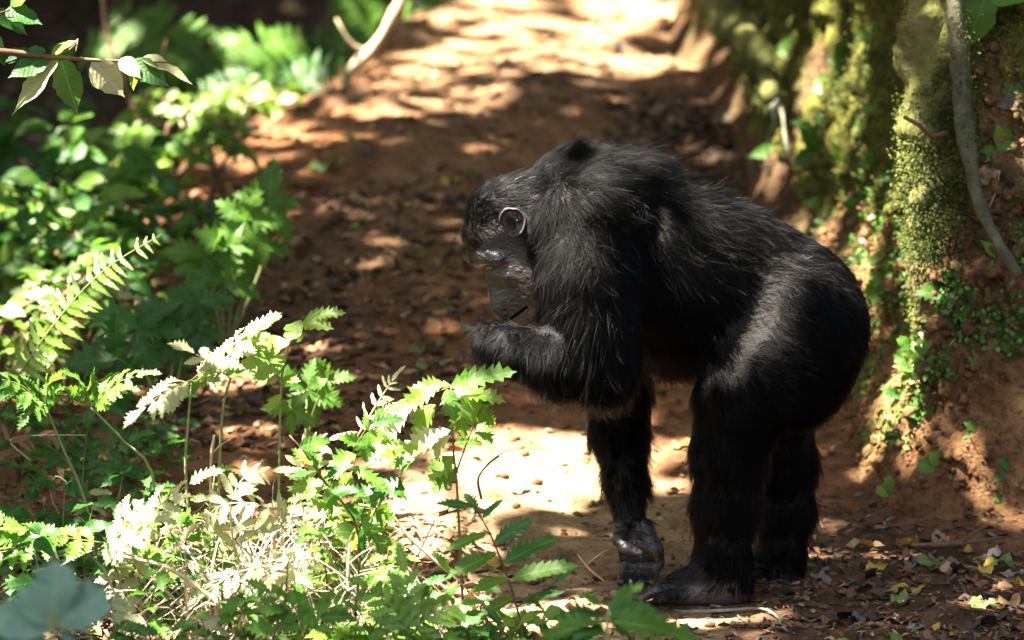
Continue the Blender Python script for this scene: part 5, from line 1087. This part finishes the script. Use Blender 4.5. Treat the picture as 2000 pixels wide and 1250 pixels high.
def bank_crumbs(n):
    ico = bmesh.new(); bmesh.ops.create_icosphere(ico, subdivisions=1, radius=1); bv = np.array([v.co[:] for v in ico.verts]); bf = np.array([[v.index for v in f.verts] for f in ico.faces]); ico.free()
    w3_ = np.where(vis & (BANK_V[:, 1] < 2.5) & (BANK_MOSS < .5), 1.0, 0); idx = rng.choice(len(BANK_V), n, p=w3_ / w3_.sum()); s = .0025 + .013 * rng.random(n) ** 4
    V = bv[None] * s[:, None, None] * rng.uniform(.6, 1.4, (n, 1, 3)) * (1 + rng.normal(0, .15, (n, len(bv), 1))) + (BANK_V[idx] + rng.normal(0, .006, (n, 3)))[:, None, :]
    o = obj('bank_crumbs', mesh_of('bank_crumbs', V.reshape(-1, 3), (bf[None] + np.arange(n)[:, None, None] * len(bv)).reshape(-1, 3)), bank.data.materials[0]); tag(o, 'crumbling lumps of earth on the bare parts of the bank', 'soil', kind='stuff')
bank_crumbs(5000)
# dry tangle in the sun
def tangle(n):
    VV = []; FF = []; off = 0
    for k in range(n):
        px = random.gauss(500, 120); Y = U(-.5, .2); b = gpt(px, Y); L = U(.08, .30); a = U(0, 6.28); d = Vector((math.cos(a), math.sin(a) * .6, U(.2, 1.3))).normalized() * L; e = b + d; m = b + d * .5 + Vector((0, 0, L * U(.0, .3))); e.z = max(e.z - L * U(.1, .5), b.z + .01)
        P = spline([b, m, e], 6); w = U(.0008, .0040); s = np.array([U(-1, 1), U(-1, 1), U(-.3, .3)]); s = s / np.linalg.norm(s) * w; tw = np.linspace(1, .3, 6)[:, None]
        V = np.concatenate([P - s * tw, P + s * tw]); VV.append(V); FF += [(off + i, off + i + 1, off + i + 7, off + i + 6) for i in range(5)]; off += 12
    o = obj('dry_grass', mesh_of('dry_grass', np.vstack(VV), np.array(FF)), M_DRYG); tag(o, 'bleached dry grass and dead fronds tangled in the sunlight', 'grass', kind='stuff')
M_DRYG = LMAT('bleached_straw', (.24, .18, .11), (.48, .40, .28)); tangle(700)

# ------------------------------------------------------------------ unseen forest canopy added for shade, holes cut to shape the sun patches
Sv = np.array(SUN_DIR); e1 = np.array([1, 0, 0]) - Sv * Sv[0]; e1 /= np.linalg.norm(e1); e2 = np.cross(Sv, e1)
def proj(P): return np.stack([P @ e1, P @ e2], -1)
SHAFTS = []
def shaft(px, py, Y, rx, ry): c = proj(np.array(W(px, py, Y))); SHAFTS.append((c[0], c[1], rx + (.045 if Y > .3 or px < 900 else .0), ry + (.045 if Y > .3 or px < 900 else .0)))
SUNNY = [(930, 930, .9, .20, .30), (1030, 930, .9, .10, .22), (800, 900, .6, .12, .22), (1330, 900, 1.0, .08, .16), (1000, 860, 1.1, .16, .16),
  (520, 1000, -.2, .22, .30), (400, 1030, -.35, .18, .2), (620, 1050, -.3, .18, .22), (700, 900, -.2, .14, .16), (850, 800, -.22, .12, .12), (240, 1020, -.38, .20, .12), (380, 720, .08, .18, .12), (540, 680, .1, .10, .10), (120, 760, 0, .12, .08), (560, 850, 0, .12, .14), (500, 1150, -.45, .22, .16), (850, 1050, -.35, .10, .12), (60, 1040, -.4, .10, .08),
  (600, 230, 4.5, .48, .30), (850, 150, 5.0, .48, .26), (1150, 60, 5.7, .5, .4), (1250, 140, 5.1, .28, .22), (480, 270, 4.1, .26, .22), (735, 80, 4.75, .18, .26), (1000, 100, 5.4, .22, .12), (1350, 60, 5.6, .2, .2),
  (130, 150, -.06, .12, .07), (225, 150, -.06, .08, .07), (320, 140, -.06, .08, .06), (40, 200, -.06, .07, .05),
  (90, 380, 2.6, .10, .10), (20, 520, 1.6, .10, .10), (190, 480, 2.1, .06, .08), (330, 300, 3.6, .10, .10), (20, 400, 2.6, .05, .06), (260, 400, 2.8, .04, .05), (430, 230, 4.2, .22, .2), (520, 210, 4.6, .2, .16), (240, 520, .5, .14, .10), (130, 600, .5, .08, .08), (470, 430, 1.9, .05, .05), (340, 540, 1.6, .04, .05), (60, 250, 3.6, .06, .05), (200, 330, 3.2, .05, .06), (720, 30, 6.3, .15, .12),
  (1800, 350, 1.0, .06, .28), (1690, 420, 1.6, .13, .16), (1600, 170, 3.0, .07, .09), (1570, 400, 2.4, .08, .08), (1700, 660, 1.0, .05, .06), (1740, 760, .9, .04, .05), (1490, 40, 3.7, .05, .06), (1900, 120, .8, .04, .06), (480, 90, 5.5, .07, .05), (220, 80, 5.5, .07, .04), (1900, 860, .6, .03, .04), (1820, 600, .9, .035, .14), (1640, 280, 2.2, .05, .07), (1740, 120, 1.4, .05, .06),
  (1330, 480, .1, .30, .19), (1110, 560, -.08, .15, .20), (1560, 560, .06, .11, .12), (1090, 700, -.1, .15, .09), (1480, 690, -.05, .05, .05)]
rs_ = random.Random(5)
for k in range(16):
    px, py = rs_.uniform(1480, 1790), rs_.uniform(60, 540); r_ = rs_.uniform(.03, .06); SUNNY.append((px, py, min(5.0, float(bank_pt(px, py)[0][1])), r_ - .02, r_ * 1.3 - .02))
for s in SUNNY: shaft(*s)
NL_ = 68000
gxr = rng.uniform(-3.6, 3.2, NL_); gyr = rng.uniform(-3.5, 15, NL_); tt = rng.uniform(5.0, 9.5, NL_)
cp = np.stack([gxr, gyr, np.interp(gyr, [-4, 0, 6, 15], [0, 0, .9, 1.5])], 1) + Sv[None] * tt[:, None]
pr = proj(cp); keep = np.ones(NL_, bool); through = rng.random(NL_)
wob = 1 + .35 * fbm(np.stack([pr[:, 0] * 5, pr[:, 1] * 5, np.zeros(NL_)], 1), 2, 99)
for (a, b, rx, ry) in SHAFTS: keep &= (((pr[:, 0] - a) / (rx * wob)) ** 2 + ((pr[:, 1] - b) / (ry * wob)) ** 2 > 1) | (through < (.13 if rx > .22 else .01))
for (px_, py_, Y_, rx_, ry_) in ((966, 560, .06, .052, .058), (1232, 1068, .12, .04, .035)):     # canopy leaves forced in to shade face and hand
    c_ = proj(np.array(W(px_, py_, Y_))); keep |= ((pr[:, 0] - c_[0]) / rx_) ** 2 + ((pr[:, 1] - c_[1]) / ry_) ** 2 < 1
cp = cp[keep]
def in_shaft(P, g=1.0):
    pr_ = proj(P); k_ = np.zeros(len(P), bool)
    for (a, b, rx, ry) in SHAFTS: k_ |= ((pr_[:, 0] - a) / (rx * g)) ** 2 + ((pr_[:, 1] - b) / (ry * g)) ** 2 < 1
    return k_
M_CANOPY = leaf_material('canopy_leaf', (0.02, 0.055, 0.012), (0.05, 0.11, 0.02), (0.08, 0.14, 0.04), 0.18, 0.4, 0.4, (0.10, 0.25, 0.03))
TREES = [((-3.4, -2.6), -99, 1.0), ((-4.2, 2.6), 1.0, 5.0), ((-4.0, 8.2), 5.0, 8.8), ((-4.6, 13), 8.8, 99)]
labels = ['forest tree shading the undergrowth at the left front', 'forest tree shading the path from its left side', 'forest tree shading the upper path', 'forest tree shading the far slope']
for ((tx_, ty_), lo, hi), lab in zip(TREES, labels):
    gz = float(ground_z(np.array([tx_]), np.array([ty_]))[0]); c = thing('forest_tree', lab, 'tree', (tx_, ty_, gz), 'forest trees around the path')
    m = (cp[:, 1] >= lo) & (cp[:, 1] < hi); P = cp[m]; n_ = len(P)
    if n_ == 0: continue
    cen = P.mean(0); stem(c, [(spline([(tx_, ty_, gz - .2), (tx_ + .1, ty_, gz + 2.5), (tx_ * .8 + cen[0] * .2, ty_ * .6 + cen[1] * .4, 5.0), tuple(cen)], 24), np.linspace(.16, .05, 24))], M_BARK, 'trunk', 14, .3)
    for k in range(7):
        e = P[random.randrange(n_)]; stem(c, [(spline([(tx_ * .8 + cen[0] * .2, ty_ * .6 + cen[1] * .4, 5.0 + .1 * k), (e + cen) / 2 + np.array([0, 0, .3]), e], 10), np.linspace(.04, .01, 10))], M_BARK, 'limb', 7, .2)
    d = rng.normal(0, 1, (n_, 3)); d[:, 2] *= .35; d /= np.linalg.norm(d, axis=1)[:, None]; s = np.cross(d, np.array([0, 0, 1]) + rng.normal(0, .35, (n_, 3))); s /= np.linalg.norm(s, axis=1)[:, None]; L = rng.uniform(.13, .24, n_)[:, None]; wd = L * .27
    V = np.stack([P - d * L * .5, P - d * L * .1 + s * wd, P + d * L * .5, P - d * L * .1 - s * wd], 1).reshape(-1, 3) - np.array(c.location)
    obj('crown', mesh_of('crown', V, np.arange(n_ * 4).reshape(-1, 4), False), M_CANOPY, c)
for (tx_, ty_, tz_, cx_, cy_, cz_, rr, lab) in [(5.2, -2.5, 1.5, 4.6, -2.0, 5.2, 2.6, 'forest tree on the high ground right of the camera side'), (5.0, 4.0, 3.0, 4.2, 3.6, 6.6, 2.8, 'forest tree on the high ground above the bank'), (4.5, 11.0, 4.0, 3.0, 10.0, 7.0, 3.2, 'forest tree above the bend of the path'), (-7.5, -5.5, -.4, -6.5, -5.0, 4.5, 2.8, 'forest tree left of the camera side'), (-8.0, 1.5, -.8, -7.0, 1.5, 4.2, 3.2, 'forest tree deep in the wood left of the path'), (-8.0, 8.0, -.5, -7.0, 8.0, 4.6, 3.4, 'forest tree deep in the wood beyond the path edge'), (-1.5, 17, 6.0, -1.5, 16.5, 9.0, 3.6, 'forest tree high on the far slope')]:  # unseen forest trees added around the place to dim the sky light
    c = thing('forest_tree', lab, 'tree', (tx_, ty_, tz_), 'forest trees around the path'); stem(c, [(spline([(tx_, ty_, tz_ - 1.2), (tx_ + .1, ty_, tz_ + 1.5), (cx_, cy_, cz_)], 18), np.linspace(.18, .07, 18))], M_BARK, 'trunk', 14, .3)
    n_ = 3600; P = rng.normal(0, .5, (n_, 3)); P = P * np.array([rr, rr, rr * .8]) + np.array([cx_, cy_, cz_]); P = P[~in_shaft(P, 1.2)]; n_ = len(P)
    for k in range(6):
        e = P[random.randrange(n_)]; stem(c, [(spline([(cx_ * .5 + tx_ * .5, cy_ * .5 + ty_ * .5, cz_ - 1.0), (e + np.array([cx_, cy_, cz_])) / 2, e], 10), np.linspace(.05, .012, 10))], M_BARK, 'limb', 7, .2)
    d = rng.normal(0, 1, (n_, 3)); d[:, 2] *= .5; d /= np.linalg.norm(d, axis=1)[:, None]; s = np.cross(d, np.array([0, 0, 1]) + rng.normal(0, .5, (n_, 3))); s /= np.linalg.norm(s, axis=1)[:, None]; L = rng.uniform(.22, .42, n_)[:, None]; wd = L * .28
    V = np.stack([P - d * L * .5, P - d * L * .1 + s * wd, P + d * L * .5, P - d * L * .1 - s * wd], 1).reshape(-1, 3) - np.array(c.location)
    obj('crown', mesh_of('crown', V, np.arange(n_ * 4).reshape(-1, 4), False), M_CANOPY, c)
# crown of the mossy tree on the bank
n_ = 2500; P = rng.normal(0, 1, (n_, 3)) * np.array([1.2, 1.0, .6]) + np.array([1.6, 1.2, 5.8]); P = P[(P[:, 2] > 4.2)]; pr = proj(P); keep = np.ones(len(P), bool)
for (a, b, rx, ry) in SHAFTS: keep &= ((pr[:, 0] - a) / rx) ** 2 + ((pr[:, 1] - b) / ry) ** 2 > 1
P = P[keep]; n_ = len(P); d = rng.normal(0, 1, (n_, 3)); d[:, 2] *= .35; d /= np.linalg.norm(d, axis=1)[:, None]; s = np.cross(d, np.array([0, 0, 1.0])); L = rng.uniform(.12, .22, n_)[:, None]
V = np.stack([P - d * L * .5, P + s * L * .27, P + d * L * .5, P - s * L * .27], 1).reshape(-1, 3) - np.array(mt.location)
obj('crown', mesh_of('crown', V, np.arange(n_ * 4).reshape(-1, 4), False), M_CANOPY, mt)
